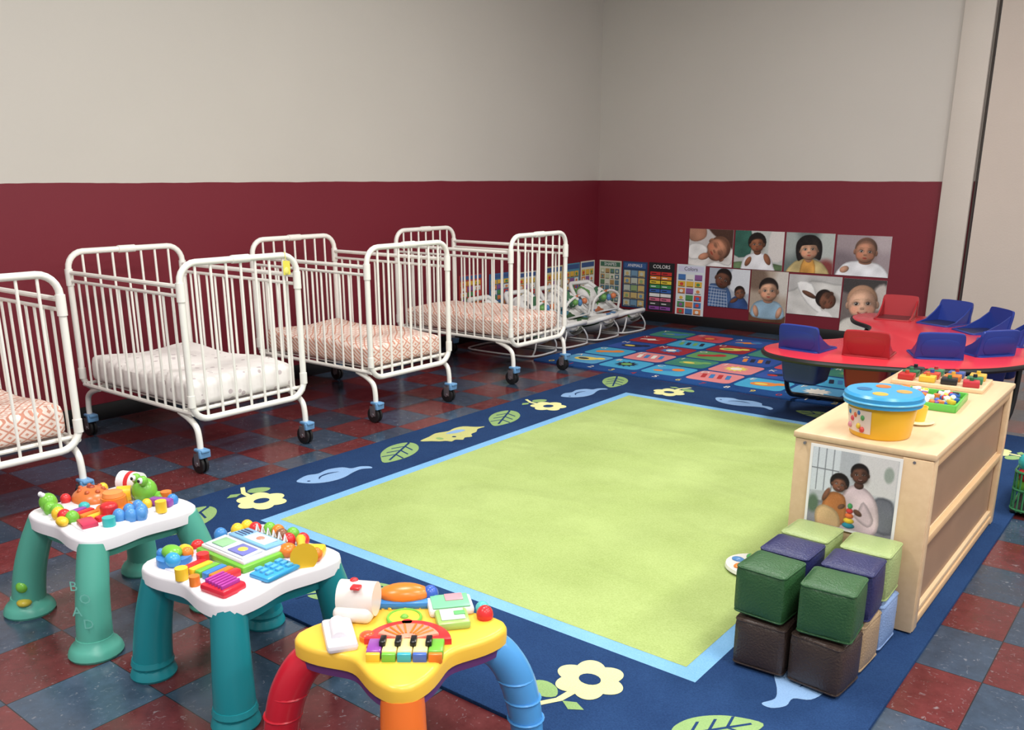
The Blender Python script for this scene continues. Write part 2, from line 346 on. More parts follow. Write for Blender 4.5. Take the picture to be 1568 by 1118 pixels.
# ------------------------------------------------------------------ cribs
CW=mat('white_powdercoat',(238,236,229),.3,.5,.02,5)
CB=mat('black_rubber',(24,24,26),.5); CBL=P(110,160,205); CST=mat('steel',(160,160,165),.3,.5,.05,8,metal=.8)
def sheet_mat(name,kind):
    m,N,L,b=nodes(name); b.inputs['Roughness'].default_value=.85; b.inputs['Specular IOR Level'].default_value=.2
    tc=N.new('ShaderNodeTexCoord')
    if kind=='coral':
        mp=N.new('ShaderNodeMapping'); mp.inputs['Rotation'].default_value=(0,0,pi/4); mp.inputs['Scale'].default_value=(1/.05,1/.05,1/.05); L.new(tc.outputs['Object'],mp.inputs[0])
        sp=N.new('ShaderNodeSeparateXYZ'); L.new(mp.outputs[0],sp.inputs[0])
        o=[]
        for ax in (0,1):
            f=N.new('ShaderNodeMath'); f.operation='FRACT'; 
            ad=N.new('ShaderNodeMath'); ad.operation='ADD'; L.new(sp.outputs[ax],ad.inputs[0]); L.new(sp.outputs[2],ad.inputs[1])
            L.new(ad.outputs[0],f.inputs[0])
            s_=N.new('ShaderNodeMath'); s_.operation='SUBTRACT'; s_.inputs[1].default_value=.5; L.new(f.outputs[0],s_.inputs[0])
            a=N.new('ShaderNodeMath'); a.operation='ABSOLUTE'; L.new(s_.outputs[0],a.inputs[0]); o.append(a)
        mx_=N.new('ShaderNodeMath'); mx_.operation='MAXIMUM'; L.new(o[0].outputs[0],mx_.inputs[0]); L.new(o[1].outputs[0],mx_.inputs[1])
        g1=N.new('ShaderNodeMath'); g1.operation='GREATER_THAN'; g1.inputs[1].default_value=.41; L.new(mx_.outputs[0],g1.inputs[0])
        g2=N.new('ShaderNodeMath'); g2.operation='LESS_THAN'; g2.inputs[1].default_value=.14; L.new(mx_.outputs[0],g2.inputs[0])
        u=N.new('ShaderNodeMath'); u.operation='MAXIMUM'; L.new(g1.outputs[0],u.inputs[0]); L.new(g2.outputs[0],u.inputs[1])
        c1,c2=(238,222,212),(212,152,132)
    else:
        v=N.new('ShaderNodeTexVoronoi'); v.inputs['Scale'].default_value=14; L.new(tc.outputs['Object'],v.inputs['Vector'])
        u=N.new('ShaderNodeMath'); u.operation='LESS_THAN'; u.inputs[1].default_value=.18; L.new(v.outputs['Distance'],u.inputs[0])
        c1,c2=(240,235,232),(200,188,190)
    mx=N.new('ShaderNodeMix'); mx.data_type='RGBA'; mx.inputs[6].default_value=(*lin(c1),1); mx.inputs[7].default_value=(*lin(c2),1); L.new(u.outputs[0],mx.inputs[0]); L.new(mx.outputs[2],b.inputs['Base Color'])
    n=N.new('ShaderNodeTexNoise'); n.inputs['Scale'].default_value=6; n.inputs['Detail'].default_value=3; L.new(tc.outputs['Object'],n.inputs['Vector'])
    bp=N.new('ShaderNodeBump'); bp.inputs['Strength'].default_value=.5; bp.inputs['Distance'].default_value=.03; L.new(n.outputs['Fac'],bp.inputs['Height']); L.new(bp.outputs[0],b.inputs['Normal'])
    return m
SC=sheet_mat('coral_print_sheet','coral'); SW=sheet_mat('white_star_sheet','star')
def crib(y0,xf,sheet,tag=False,length=1.08,width=.69,zt=1.04):
    c=B(); y1=y0+width; xb=xf-length; zb=.27; R=.0165
    def panel(x):
        path=rrect((y0+y1)/2,(zt+zb)/2,width,zt-zb,.09,6)
        c.tube([(x,p[0],p[1]) for p in path],R,CW,10,closed=True)
        n=8
        for i in range(1,n):
            y=y0+width*i/n; c.cyl((x,y,zb+.01),(x,y,zt-.01),.007,CW,seg=8)
        c.cyl((x,(y0+y1)/2-.05,zt),(x,(y0+y1)/2+.05,zt),.021,CW,seg=12)
        for yy in (y0+.0,y1):
            c.cyl((x,yy,.86),(x,yy,.95),.021,CW,seg=12); c.cyl((x,yy,.34),(x,yy,.40),.020,CW,seg=12)
    panel(xf); panel(xb)
    for y in (y0+.005,y1-.005):
        c.cyl((xb,y,.93),(xf,y,.93),.012,CW,seg=8); c.cyl((xb,y,.885),(xf,y,.885),.009,CW,seg=8)
        c.cyl((xb,y,.305),(xf,y,.305),.012,CW,seg=8)
        n=13
        for i in range(1,n):
            x=xb+length*i/n; c.cyl((x,y,.305),(x,y,.885),.0068,CW,seg=8)
    for x in (xb+.03,xf-.03): c.cyl((x,y0,.315),(x,y1,.315),.010,CW,seg=8)
    for i in range(6):
        y=y0+.06+i*(width-.12)/5; c.cyl((xb+.03,y,.315),(xf-.03,y,.315),.005,CW,seg=6)
    bm=bmesh.new(); bmesh.ops.create_cube(bm,size=1)
    L2,W2,T2=length-.07,width-.055,.135
    for v in bm.verts: v.co=Vector((v.co.x*L2,v.co.y*W2,v.co.z*T2))
    bmesh.ops.bevel(bm,geom=list(bm.edges),offset=.04,segments=4,profile=.55,affect='EDGES')
    bmesh.ops.subdivide_edges(bm,edges=[e for e in bm.edges if e.calc_length()>.2],cuts=6,use_grid_fill=True)
    for v in bm.verts:
        if v.co.z>.05: v.co.z+=.012*math.sin(v.co.x*9+y0)*math.cos(v.co.y*11)
    c.bm(bm,sheet,Matrix.Translation(((xb+xf)/2,(y0+y1)/2,.392)))
    for sx,x in ((1,xf),(-1,xb)):
        c.cyl((x-sx*.12,y0+.02,.30),(x-sx*.12,y1-.02,.30),.013,CW,seg=8)
        for y in (y0+.015,y1-.015):
            p=smooth([(x-sx*.14,y,.295),(x-sx*.06,y,.27),(x-sx*.005,y,.235),(x+sx*.01,y,.18),(x+sx*.012,y,.115)],5,False)
            c.tube(p,.0155,CW,10)
            xx=x+sx*.012
            c.cyl((xx,y,.10),(xx,y,.122),.024,CST,seg=12)
            c.box((xx+.012,y,.122),(.075,.05,.016),CBL,.006); c.box((xx+.03,y,.105),(.02,.062,.04),CBL,.006)
            c.box((xx-.01,y-.021,.072),(.045,.004,.06),CST,.001); c.box((xx-.01,y+.021,.072),(.045,.004,.06),CST,.001)
            for q in (-.012,.012):
                c.tube([(xx-.012,y+q-.009,.047),(xx-.012,y+q-.006,.047),(xx-.012,y+q+.006,.047),(xx-.012,y+q+.009,.047)],[.040,.047,.047,.040],CB,20)
            c.cyl((xx-.012,y-.026,.047),(xx-.012,y+.026,.047),.012,CST,seg=10)
    if tag:
        c.flat([(0,0),(.045,0),(.045,.07),(.0,.075)],0,P(225,215,90),Matrix.Translation((xf+.02,y1-.10,zt-.10))@Matrix(((0,0,1,0),(1,0,0,0),(0,1,0,0),(0,0,0,1))))
        c.tube([(xf+.02,y1-.08,zt-.03),(xf+.015,y1-.08,zt+.018),(xf-.018,y1-.08,zt+.005)],.002,P(225,215,90),5)
        c.ball((xf+.02,y1-.08,zt-.08),(.006,.016,.02),P(235,225,120),8)
    return c.obj('baby_crib',loc=((xb+xf)/2,(y0+y1)/2,0))
crib(1.10,-3.87,SC); crib(2.35,-3.86,SW,True); crib(3.56,-3.88,SC); crib(4.89,-3.87,SC,False,1.12,.66)

# ------------------------------------------------------------------ wooden shelf cabinet
def wood_mat():
    m,N,L,b=nodes('birch_wood'); b.inputs['Roughness'].default_value=.35
    tc=N.new('ShaderNodeTexCoord'); mp=N.new('ShaderNodeMapping'); mp.inputs['Scale'].default_value=(22,1.2,22); L.new(tc.outputs['Object'],mp.inputs[0])
    n=N.new('ShaderNodeTexNoise'); n.inputs['Scale'].default_value=2; n.inputs['Detail'].default_value=5; L.new(mp.outputs[0],n.inputs['Vector'])
    mx=N.new('ShaderNodeMix'); mx.data_type='RGBA'; mx.inputs[6].default_value=(*lin((206,174,134)),1); mx.inputs[7].default_value=(*lin((224,196,158)),1); L.new(n.outputs['Fac'],mx.inputs[0]); L.new(mx.outputs[2],b.inputs['Base Color'])
    return m
WD=wood_mat(); WP=mat('brown_back_panel',(150,120,97),.5,.4,.1,6); WE=mat('wood_edge',(208,172,130),.45,.4,.08,20)  # recessed back panel is a darker brown than the frame
s=B(); sx0,sx1,sy0,sy1,sz=-1.02,-.585,2.82,4.06,.62
z0=ZR+.004
s.box(((sx0+sx1)/2,(sy0+sy1)/2,sz-.011),(sx1-sx0+.012,sy1-sy0+.012,.022),WD,.005)
for y in (sy0+.011,sy1-.011): s.box(((sx0+sx1)/2,y,(z0+sz-.022)/2+.0),(sx1-sx0,.022,sz-.022-z0),WD,.004)
s.box(((sx0+sx1)/2,(sy0+sy1)/2,z0+.05),(sx1-sx0-.01,sy1-sy0-.04,.02),WD,.002)
s.box(((sx0+sx1)/2,(sy0+sy1)/2,z0+.31),(sx1-sx0-.03,sy1-sy0-.04,.02),WD,.002)
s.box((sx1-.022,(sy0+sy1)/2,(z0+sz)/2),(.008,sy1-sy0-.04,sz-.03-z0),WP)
for z in (z0+.022,z0+.30,sz-.04): s.box((sx1-.009,(sy0+sy1)/2,z),(.018,sy1-sy0-.046,.028),WE,.003)
for y in (sy0+.028,sy1-.028): s.box((sx1-.008,y,(z0+sz-.022)/2),(.02,.045,sz-.024-z0),WD,.003)
s.box((sx1-.045,sy0-.003,(z0+sz-.022)/2),(.09,.008,sz-.026-z0),WD,.002)
for (x,z) in ((-.985,.585),(-.64,.585),(-.985,.08),(-.64,.08)): s.cyl((x,sy0-.008,z),(x,sy0+.002,z),.005,CST,seg=8)
s.obj('storage_shelf')

# ------------------------------------------------------------------ photographs (per-vertex painted prints)
def facing_back(y): return Matrix(((1,0,0,0),(0,0,-1,y),(0,1,0,0),(0,0,0,1)))
def print_material():
    m,N,L,b=nodes('photo_print'); b.inputs['Roughness'].default_value=.38; b.inputs['Specular IOR Level'].default_value=.4
    a=N.new('ShaderNodeAttribute'); a.attribute_name='Col'; L.new(a.outputs['Color'],b.inputs['Base Color']); return m
PHM=print_material()
rng=np.random.default_rng(3)
class Paint:
    def __init__(s,w,h,n,bg):
        s.asp=w/h; s.ny=n; s.nx=int(n*w/h)
        s.X,s.Y=np.meshgrid(np.linspace(0,s.asp,s.nx),np.linspace(0,1,s.ny))
        s.I=np.zeros((s.ny,s.nx,3))+np.array(bg,float)
        s.T=(0,0,1,0)
    def tr(s,cx=0,cy=0,r=1,t=0): s.T=(cx,cy,r,t)
    def loc(s):
        cx,cy,r,t=s.T; x=s.X-cx;y=s.Y-cy
        return (x*math.cos(t)+y*math.sin(t))/r,(-x*math.sin(t)+y*math.cos(t))/r
    def blend(s,m,col):
        col=np.array(col,float)
        if col.ndim==1: col=col[None,None,:]
        s.I=s.I*(1-m[...,None])+col*m[...,None]
    def e(s,cx,cy,rx,ry,col,rot=0,soft=.012,a=1,sh=0,ld=(-.5,.6)):
        x,y=s.loc(); x=x-cx;y=y-cy
        u=(x*math.cos(rot)+y*math.sin(rot))/rx; v=(-x*math.sin(rot)+y*math.cos(rot))/ry
        d=np.sqrt(u*u+v*v); sf=soft/s.T[2]/min(rx,ry)
        m=np.clip((1-d)/sf+.5,0,1); m=m*m*(3-2*m)*a
        c=np.array(col,float)
        if sh:
            nz=np.sqrt(np.clip(1-d*d,0,1)); l=.62*nz+.38*(u*ld[0]+v*ld[1])
            c=c[None,None,:]*np.clip(1-sh+sh*1.75*l,.2,1.25)[...,None]
        s.blend(m,c)
    def p(s,pts,col,soft=.012,a=1,g=None,k=3):
        if k: pts=smooth(pts,k)
        x,y=s.loc(); n=len(pts); ins=np.zeros(x.shape,bool); dm=np.full(x.shape,9.)
        for i in range(n):
            x1,y1=pts[i]; x2,y2=pts[(i+1)%n]
            c=((y1>y)!=(y2>y)); 
            with np.errstate(divide='ignore',invalid='ignore'): xi=(x2-x1)*(y-y1)/((y2-y1) if abs(y2-y1)>1e-9 else 1e-9)+x1
            ins^=c&(x<xi)
            dx,dy=x2-x1,y2-y1; L2=dx*dx+dy*dy+1e-12
            t=np.clip(((x-x1)*dx+(y-y1)*dy)/L2,0,1); dm=np.minimum(dm,np.hypot(x-x1-t*dx,y-y1-t*dy))
        sd=np.where(ins,dm,-dm)*s.T[2]
        m=np.clip(sd/soft+.5,0,1)*a
        c=np.array(col,float)
        if g is not None:
            gg=1+g*(np.sin(x*9+y*5)*.5+np.sin(x*17-y*13+1)*.3+np.sin(y*23+x*6)*.2); gg=gg*np.clip(.75+dm*s.T[2]*6,0,1)
            c=c[None,None,:]*gg[...,None]
        s.blend(m,c)
    def face(s,cx,cy,r,skin,hair,t=0,style='thin',asleep=False,smile=0,ld=(-.4,.5)):
        sk=np.array(skin,float); dk=sk*.62; hr=np.array(hair,float)
        s.tr(cx,cy,r,t)
        if style=='bob':
            s.p([(-1.0,-1.0),(-1.2,-.2),(-1.1,.6),(-.6,1.1),(0,1.22),(.6,1.1),(1.1,.6),(1.2,-.2),(1.0,-1.0),(.5,-.8),(-.5,-.8)],hr,.02,g=.3)
        elif style=='curly':
            for q in range(13):
                an=pi*(-.12+1.24*q/12); s.e(math.cos(an)*.78,.25+math.sin(an)*.78,.36,.36,hr*(.8+.5*(q%3)/2),soft=.02,sh=.4)
            s.e(0,.45,.9,.75,hr,soft=.03)
        elif style=='short': s.e(0,.28,.9,.88,hr,soft=.02,sh=.4)
        else: s.e(0,.2,.88,.88,hr*.5+sk*.5,soft=.02,sh=.5)
        for sx in (-1,1): s.e(sx*.84,-.1,.13,.22,sk*.85,soft=.012,sh=.5); s.e(sx*.84,-.1,.06,.12,dk,soft=.02,a=.6)
        s.e(0,-.05,.82,.90,sk,soft=.015,sh=.5,ld=ld)
        s.e(0,-.32,.72,.60,sk,soft=.06,sh=.45,ld=ld,a=.8)
        if style in('short','thin','curly'): s.p([(-.85,.15),(-.75,.62),(-.35,.93),(0,1.0),(.35,.93),(.75,.62),(.85,.15),(.62,.48),(.25,.62),(-.2,.6),(-.6,.46)],hr,.03,a=.9 if style!='thin' else .35)
        if style=='bob': s.p([(-.95,-.3),(-.9,.5),(-.5,1.0),(0,1.1),(.5,1.0),(.9,.5),(.95,-.3),(.78,.05),(.6,.3),(0,.34),(-.6,.3),(-.78,.05)],hr,.02,g=.3)
        s.e(-.1,.3,.35,.22,np.minimum(255,sk*1.18),soft=.15*r,a=.5 if style!='bob' else 0)
        for sx in (-1,1):
            s.e(sx*.46,-.36,.24,.22,np.minimum(255,sk*np.array([1.12,.98,.95])),soft=.2*r,a=.6)
            s.e(sx*.34,.0,.22,.14,dk,soft=.12*r,a=.55)
            if asleep: s.p([(sx*.34-.17,.0),(sx*.34,-.05),(sx*.34+.17,.0),(sx*.34,-.075)],sk*.3,.006,k=2)
            else:
                s.e(sx*.34,-.02,.145,.085,(205,198,192),soft=.006); s.e(sx*.34,-.01,.10,.095,(34,22,18),soft=.006); s.e(sx*.34-.03,.02,.025,.025,(235,235,235),soft=.004)
                s.p([(sx*.34-.18,0),(sx*.34,.10),(sx*.34+.18,0),(sx*.34,.065)],sk*.3,.006,k=2)
            s.p([(sx*.34-.2,.19),(sx*.34,.26),(sx*.34+.2,.19),(sx*.34,.225)],hr*.7+sk*.2,.015,a=.7,k=2)
        s.e(.02,-.12,.06,.2,np.minimum(255,sk*1.15),soft=.06*r,a=.5)
        s.e(0,-.30,.15,.09,sk*.8,soft=.05*r,a=.8); s.e(-.06,-.33,.035,.025,sk*.35,soft=.02*r); s.e(.06,-.33,.035,.025,sk*.35,soft=.02*r)
        lip=sk*np.array([.88,.55,.55])
        if smile: s.p([(-.3,-.48),(0,-.55),(.3,-.48),(.16,-.70),(-.16,-.70)],lip*.8,.01,k=3); s.p([(-.2,-.52),(0,-.57),(.2,-.52),(0,-.60)],(235,225,220),.008,k=2)
        else: s.e(0,-.56,.18,.075,lip,soft=.02*r); s.p([(-.17,-.555),(0,-.575),(.17,-.555),(0,-.56)],lip*.5,.006,k=2)
        s.e(0,-.74,.2,.06,dk,soft=.1*r,a=.35)
        s.e(.55,-.2,.4,.8,sk*.45,soft=.5*r,a=.28)
        s.tr()
    def folds(s,amt=.08,f=1.0,seed=0):
        g=np.zeros_like(s.X); q=np.random.default_rng(seed)
        for i in range(7):
            an=q.uniform(0,pi); k=q.uniform(4,16)*f; g+=np.sin((s.X*math.cos(an)+s.Y*math.sin(an))*k+q.uniform(0,6)+1.2*np.sin(s.Y*5+i))/7
        s.I*=(1+amt*2*g)[...,None]
    def obj(s,name,M,x0,y0,x1,y1,th=.004,border=0.0):
        I=s.I+rng.normal(0,4,s.I.shape[:2])[...,None]; I=np.clip(I,0,255)/255
        Lc=np.where(I<=.04045,I/12.92,((I+.055)/1.055)**2.4)
        ny,nx=s.ny,s.nx
        bx=B(); bx.M=M; bx.prism(rect(x0,y0,x1,y1),0,th,C(236,234,230))
        nb=len(bx.v)
        ox,oy=x0+border,y0+border; w=x1-x0-2*border; h=y1-y0-2*border
        vs=[(ox+w*i/(nx-1),oy+h*j/(ny-1),th+.0006) for j in range(ny) for i in range(nx)]
        fs=[(j*nx+i,j*nx+i+1,(j+1)*nx+i+1,(j+1)*nx+i) for j in range(ny-1) for i in range(nx-1)]
        bx.add(vs,fs,PHM)
        o=bx.obj(name)
        at=o.data.color_attributes.new('Col','FLOAT_COLOR','POINT')
        col=np.ones((len(bx.v),4)); col[nb:,:3]=Lc.reshape(-1,3)
        at.data.foreach_set('color',col.ravel().astype(np.float32))
        return o
BK=facing_back(Y1-.002); NR=100
p=Paint(.46,.355,NR,(198,192,190)); a=p.asp
p.p([(0,.0),(a,.0),(a,.5),(.7,.35),(0,.5)],(222,218,214),.05,g=.05); p.p([(.55,1.1),(.8,.8),(1.1,.72),(a,.5),(a,1.1)],(72,48,40),.04)
p.p([(0,.72),(.25,.66),(.5,.8),(.45,1.05),(0,1.05)],(168,120,98),.03,g=.1); p.folds(.05,1,1)
p.face(.86,.47,.36,(188,130,102),(70,46,36),-1.0,'thin',asleep=True); p.p([(0,.55),(.3,.62),(.55,.5),(.52,.3),(.3,.18),(0,.2)],(232,230,228),.03,g=.06)
p.e(.46,.26,.17,.09,(196,138,110),.3,sh=.4); p.p([(.5,.0),(.8,.14),(1.2,.06),(a,.2),(a,-.1),(.4,-.1)],(236,234,232),.03,g=.05)
p.obj('baby_photo',BK,-4.16,.598,-3.70,.95)
p=Paint(.48,.36,NR,(186,190,186)); a=p.asp
p.p([(0,.35),(.45,.4),(.42,1.05),(0,1.05)],(52,98,86),.03,g=.1); p.p([(.95,.3),(a,.3),(a,1.05),(1.0,1.05)],(214,208,204),.04); p.p([(0,0),(a,0),(a,.14),(.6,.2),(0,.16)],(96,120,84),.03,g=.2)
p.p([(.2,0),(.28,.3),(.5,.42),(.75,.44),(1.0,.34),(1.1,.1),(1.1,-.1),(.2,-.1)],(232,232,236),.015,g=.06); p.e(.64,.46,.1,.08,(120,76,56),sh=.3); p.face(.62,.66,.22,(146,94,68),(26,20,18),.06,'curly'); p.e(.92,.28,.08,.16,(146,94,68),.5,sh=.4); p.e(.4,.2,.07,.14,(146,94,68),-.5,sh=.4)
p.obj('baby_photo',BK,-3.68,.595,-3.20,.95)
p=Paint(.46,.36,NR,(104,116,114)); a=p.asp
p.e(1.15,.7,.3,.6,(178,184,180),soft=.25); p.e(.1,.75,.25,.4,(160,168,165),soft=.25); p.e(1.1,.1,.25,.25,(128,60,58),soft=.2)
p.p([(.1,-.1),(.2,.2),(.45,.34),(.8,.34),(1.08,.2),(1.15,-.1)],(192,172,120),.015,g=.15); p.p([(.45,-.1),(.5,.32),(.78,.32),(.82,-.1)],(206,150,74),.02,g=.15)
p.e(.64,.36,.1,.1,(184,136,108),sh=.3); p.face(.63,.60,.29,(208,160,130),(22,18,19),.08,'bob'); p.obj('baby_photo',BK,-3.18,.595,-2.735,.95)
p=Paint(.47,.35,NR,(156,142,146)); a=p.asp
p.e(.1,.2,.5,.4,(120,108,114),soft=.3); p.e(1.2,.9,.3,.3,(178,165,168),soft=.3); p.p([(.1,-.1),(.14,.2),(.4,.36),(.95,.36),(1.25,.2),(1.3,-.1)],(232,232,236),.015,g=.08)
p.e(.25,.15,.12,.08,(196,148,122),.4,sh=.4); p.e(.75,.36,.16,.07,(170,118,94),sh=.3); p.face(.74,.62,.31,(184,130,104),(66,50,44),-.05); p.obj('baby_photo',BK,-2.715,.595,-2.25,.945)
p=Paint(.43,.375,NR,(170,178,190)); a=p.asp
p.p([(.6,.5),(a,.4),(a,1.05),(.7,1.05)],(216,220,226),.05); p.p([(0,-.1),(0,.5),(.15,.6),(.5,.55),(.66,.3),(.6,-.1)],(66,96,142),.015,g=.1)
for q in range(7):
    p.p([(.02+.09*q,-.05),(.045+.09*q,-.05),(.11+.07*q,.5-.02*q),(.09+.07*q,.5-.02*q)],(206,214,228),.01,a=.6,k=0); p.p([(0,.04+.08*q),(.56-.01*q,.02+.08*q),(.56-.01*q,.045+.08*q),(0,.065+.08*q)],(206,214,228),.01,a=.6,k=0)
p.p([(.6,-.1),(.68,.25),(.95,.32),(a,.12),(a,-.1)],(52,78,130),.015,g=.15); p.face(.40,.72,.25,(108,70,54),(24,18,18),-.35,'short'); p.face(.90,.40,.16,(126,84,64),(30,22,20),.25,'short'); p.e(.75,.2,.12,.05,(108,70,54),.5,sh=.4); p.obj('baby_photo',BK,-3.925,.212,-3.505,.585)
p=Paint(.36,.475,NR,(176,160,144)); a=p.asp
p.e(.1,.85,.25,.25,(120,100,86),soft=.15); p.e(.68,.8,.2,.3,(208,202,194),soft=.15); p.p([(0,-.1),(a,-.1),(a,.14),(.4,.10),(0,.16)],(98,66,48),.02,g=.15)
p.p([(.08,.08),(.06,.3),(.22,.42),(.55,.42),(.7,.28),(.68,.08)],(150,182,204),.015,g=.1); p.e(.14,.2,.055,.12,(206,156,128),.3,sh=.4); p.e(.62,.2,.055,.12,(206,156,128),-.3,sh=.4); p.e(.38,.42,.1,.05,(180,130,104),sh=.3)
p.face(.38,.62,.22,(212,164,134),(34,27,25),.05,'short'); p.obj('baby_photo',BK,-3.49,.11,-3.13,.588)
p=Paint(.49,.365,NR,(212,210,206)); a=p.asp
p.p([(0,.55),(.6,.85),(a,.8),(a,1.1),(0,1.1)],(190,188,186),.06,g=.04); p.folds(.06,1.2,4); p.p([(.2,.8),(.5,.3),(1.0,.0),(.8,.35),(.6,.8)],(238,237,235),.03,g=.05)
p.e(.55,.52,.2,.06,(104,70,54),-.4,sh=.5); p.face(1.0,.42,.25,(118,78,60),(34,25,23),1.1,'short',asleep=True); p.p([(.75,-.1),(.85,.12),(1.1,.10),(1.2,-.1)],(240,238,236),.03); p.obj('baby_photo',BK,-3.12,.212,-2.635,.575)
p=Paint(.37,.47,NR,(116,106,104)); a=p.asp
p.p([(0,.75),(a,.7),(a,1.1),(0,1.1)],(66,62,62),.05); p.p([(.5,.45),(a,.5),(a,.9),(.6,.85)],(196,186,180),.06); p.p([(-.05,-.1),(.05,.22),(.35,.28),(.72,.2),(.85,-.1)],(212,208,200),.02,g=.08)
p.face(.38,.55,.32,(226,178,150),(170,130,100),.1,'thin',smile=1); p.e(.6,.12,.12,.06,(222,172,145),.3,sh=.4); p.obj('baby_photo',BK,-2.62,.10,-2.25,.57)
# family photo on shelf end
p=Paint(.285,.265,150,(176,180,184)); a=p.asp
p.p([(0,.42),(.36,.46),(.36,1.1),(0,1.1)],(206,212,216),.02,k=0)
for q in (.07,.17,.27): p.p([(q,.44),(q+.012,.44),(q+.012,1.05),(q,1.05)],(120,124,130),.006,k=0)
p.p([(0,.72),(.36,.72),(.36,.735),(0,.735)],(120,124,130),.006,k=0); p.p([(.6,.5),(a,.5),(a,1.1),(.6,1.1)],(208,206,204),.04,k=0); p.e(.97,.8,.06,.1,(150,160,150),soft=.03)
p.p([(0,-.1),(0,.26),(.4,.3),(a,.24),(a,-.1)],(136,136,144),.03,g=.08); p.p([(.78,.1),(.82,.45),(.98,.5),(a,.4),(a,.05)],(112,114,124),.03,g=.08); p.e(.06,.25,.07,.12,(90,110,90),soft=.05)
p.p([(.38,-.02),(.40,.35),(.48,.54),(.60,.60),(.76,.54),(.88,.36),(.90,.05),(.7,-.1)],(206,186,190),.012,g=.12); p.p([(.70,.4),(.84,.2),(.78,.08),(.60,.18),(.64,.26)],(196,176,182),.012,g=.1)
p.e(.62,.60,.06,.05,(84,56,46),sh=.4); p.face(.62,.74,.125,(98,66,52),(24,19,19),.15,'short',smile=1)
p.p([(.20,.05),(.19,.32),(.27,.44),(.40,.45),(.48,.36),(.48,.05)],(184,116,66),.012,g=.12); p.p([(.14,-.05),(.10,.16),(.2,.26),(.38,.2),(.44,.02),(.34,-.08)],(206,172,128),.012,g=.1); p.e(.22,.40,.033,.1,(126,84,64),-.4,sh=.4)
p.face(.375,.565,.108,(128,86,66),(28,22,20),-.1,'curly',smile=1)
for i_,c_ in enumerate([(52,140,160),(232,196,60),(222,110,60),(200,60,60),(70,150,90)]): p.e(.54,.05+.065*i_,.08-.012*i_,.038,c_,soft=.008,sh=.4)
p.e(.43,.28,.05,.03,(110,74,58),.6,sh=.4); p.e(.64,.24,.06,.035,(96,64,52),-.5,sh=.4)
p.obj('family_photo',facing_back(sy0-.0075),-.962,.312,-.672,.590,.002,.009)

class Pic:
    def __init__(s,M,x0,y0,x1,y1,bg,th=.004):
        s.b=B(); s.b.M=M; s.x0,s.y0,s.w,s.h=x0,y0,x1-x0,y1-y0; s.k=0
        s.b.prism(rect(x0,y0,x1,y1),0,th,C(*bg)); s.th=th
    def p(s,poly,col,lv=1):
        s.b.flat([(s.x0+q[0]*s.w,s.y0+q[1]*s.h) for q in poly],s.th+.0005*lv,C(*col))
    def e(s,cx,cy,rx,ry,col,lv=2): s.p(ell(cx,cy,rx,ry,12),col,lv)
def teach(M,x0,y0,x1,y1,bg,head,pal_,rows_,cols_,title=None,strip=False):
    p=Pic(M,x0,y0,x1,y1,bg); p.p(rect(.05,.86,.95,.97),head)
    if title: p.b.text(title,(x0+x1)/2,y0+(y1-y0)*.915,.0055,(y1-y0)*.12*min(1,5.2/len(title)),C(235,235,235) if sum(head)<380 else C(30,30,30))
    for j in range(rows_):
        for i in range(cols_):
            a0=.06+.88*i/cols_; a1=.06+.88*(i+1)/cols_-.03; c0=.03+.80*j/rows_; c1=.03+.80*(j+1)/rows_-.02
            col=pal_[(j if strip else (i*3+j*2+i*j))%len(pal_)]
            p.p(rect(a0,c0,a1,c1),col)
            if not strip:
                p.e((a0+a1)/2,(c0+c1)/2,(a1-a0)*.25,(c1-c0)*.28,pal_[(i+j*3+2)%len(pal_)])
                p.p(rect(a0+.1*(a1-a0),c0+.05*(c1-c0),a1-.1*(a1-a0),c0+.16*(c1-c0)),(60,60,70),3)
            else:
                p.p(rect(a0+.08*(a1-a0)+.02,c0+.35*(c1-c0),a1-.4*(a1-a0),c1-.4*(c1-c0)),(240,240,240) if j%2 else (30,30,30),2)
    return p.b.obj('teaching_poster')
brt=[(205,70,60),(220,176,70),(80,140,84),(70,115,175),(225,225,220),(140,90,150),(216,134,76)]
teach(BK,-5.20,.15,-4.93,.59,(205,205,188),(66,110,88),[(185,190,158),(96,130,96),(215,214,200),(172,140,90),(86,120,138)],6,4,'SHAPES')
teach(BK,-4.91,.12,-4.62,.595,(40,66,102),(56,92,146),[(186,194,182),(140,166,116),(200,176,116),(112,148,174)],5,3,'ANIMALS')
teach(BK,-4.60,.11,-4.31,.60,(28,28,32),(30,30,34),[(142,78,160),(60,60,60),(212,114,142),(225,225,225),(58,102,176),(66,150,86),(228,200,64),(222,132,52),(198,50,50)],9,2,'COLORS',True)
teach(BK,-4.28,.09,-3.97,.60,(214,220,226),(205,205,226),brt,6,3,'Colors')
LKm=Matrix(((0,0,1,X0+.002),(1,0,0,0),(0,1,0,0),(0,0,0,1)))
for (a,bb,z,z2,bg) in ((5.88,6.2,.30,.60,(170,60,60)),(6.3,6.62,.28,.58,(60,110,155)),(6.72,7.02,.22,.56,(200,200,190)),(7.18,7.46,.16,.58,(208,198,160)),(7.5,7.77,.16,.585,(80,138,164)),(7.79,8.05,.14,.59,(214,214,200))):
    teach(LKm,a,z,bb,z2,bg,(60,86,136),brt,5,3)

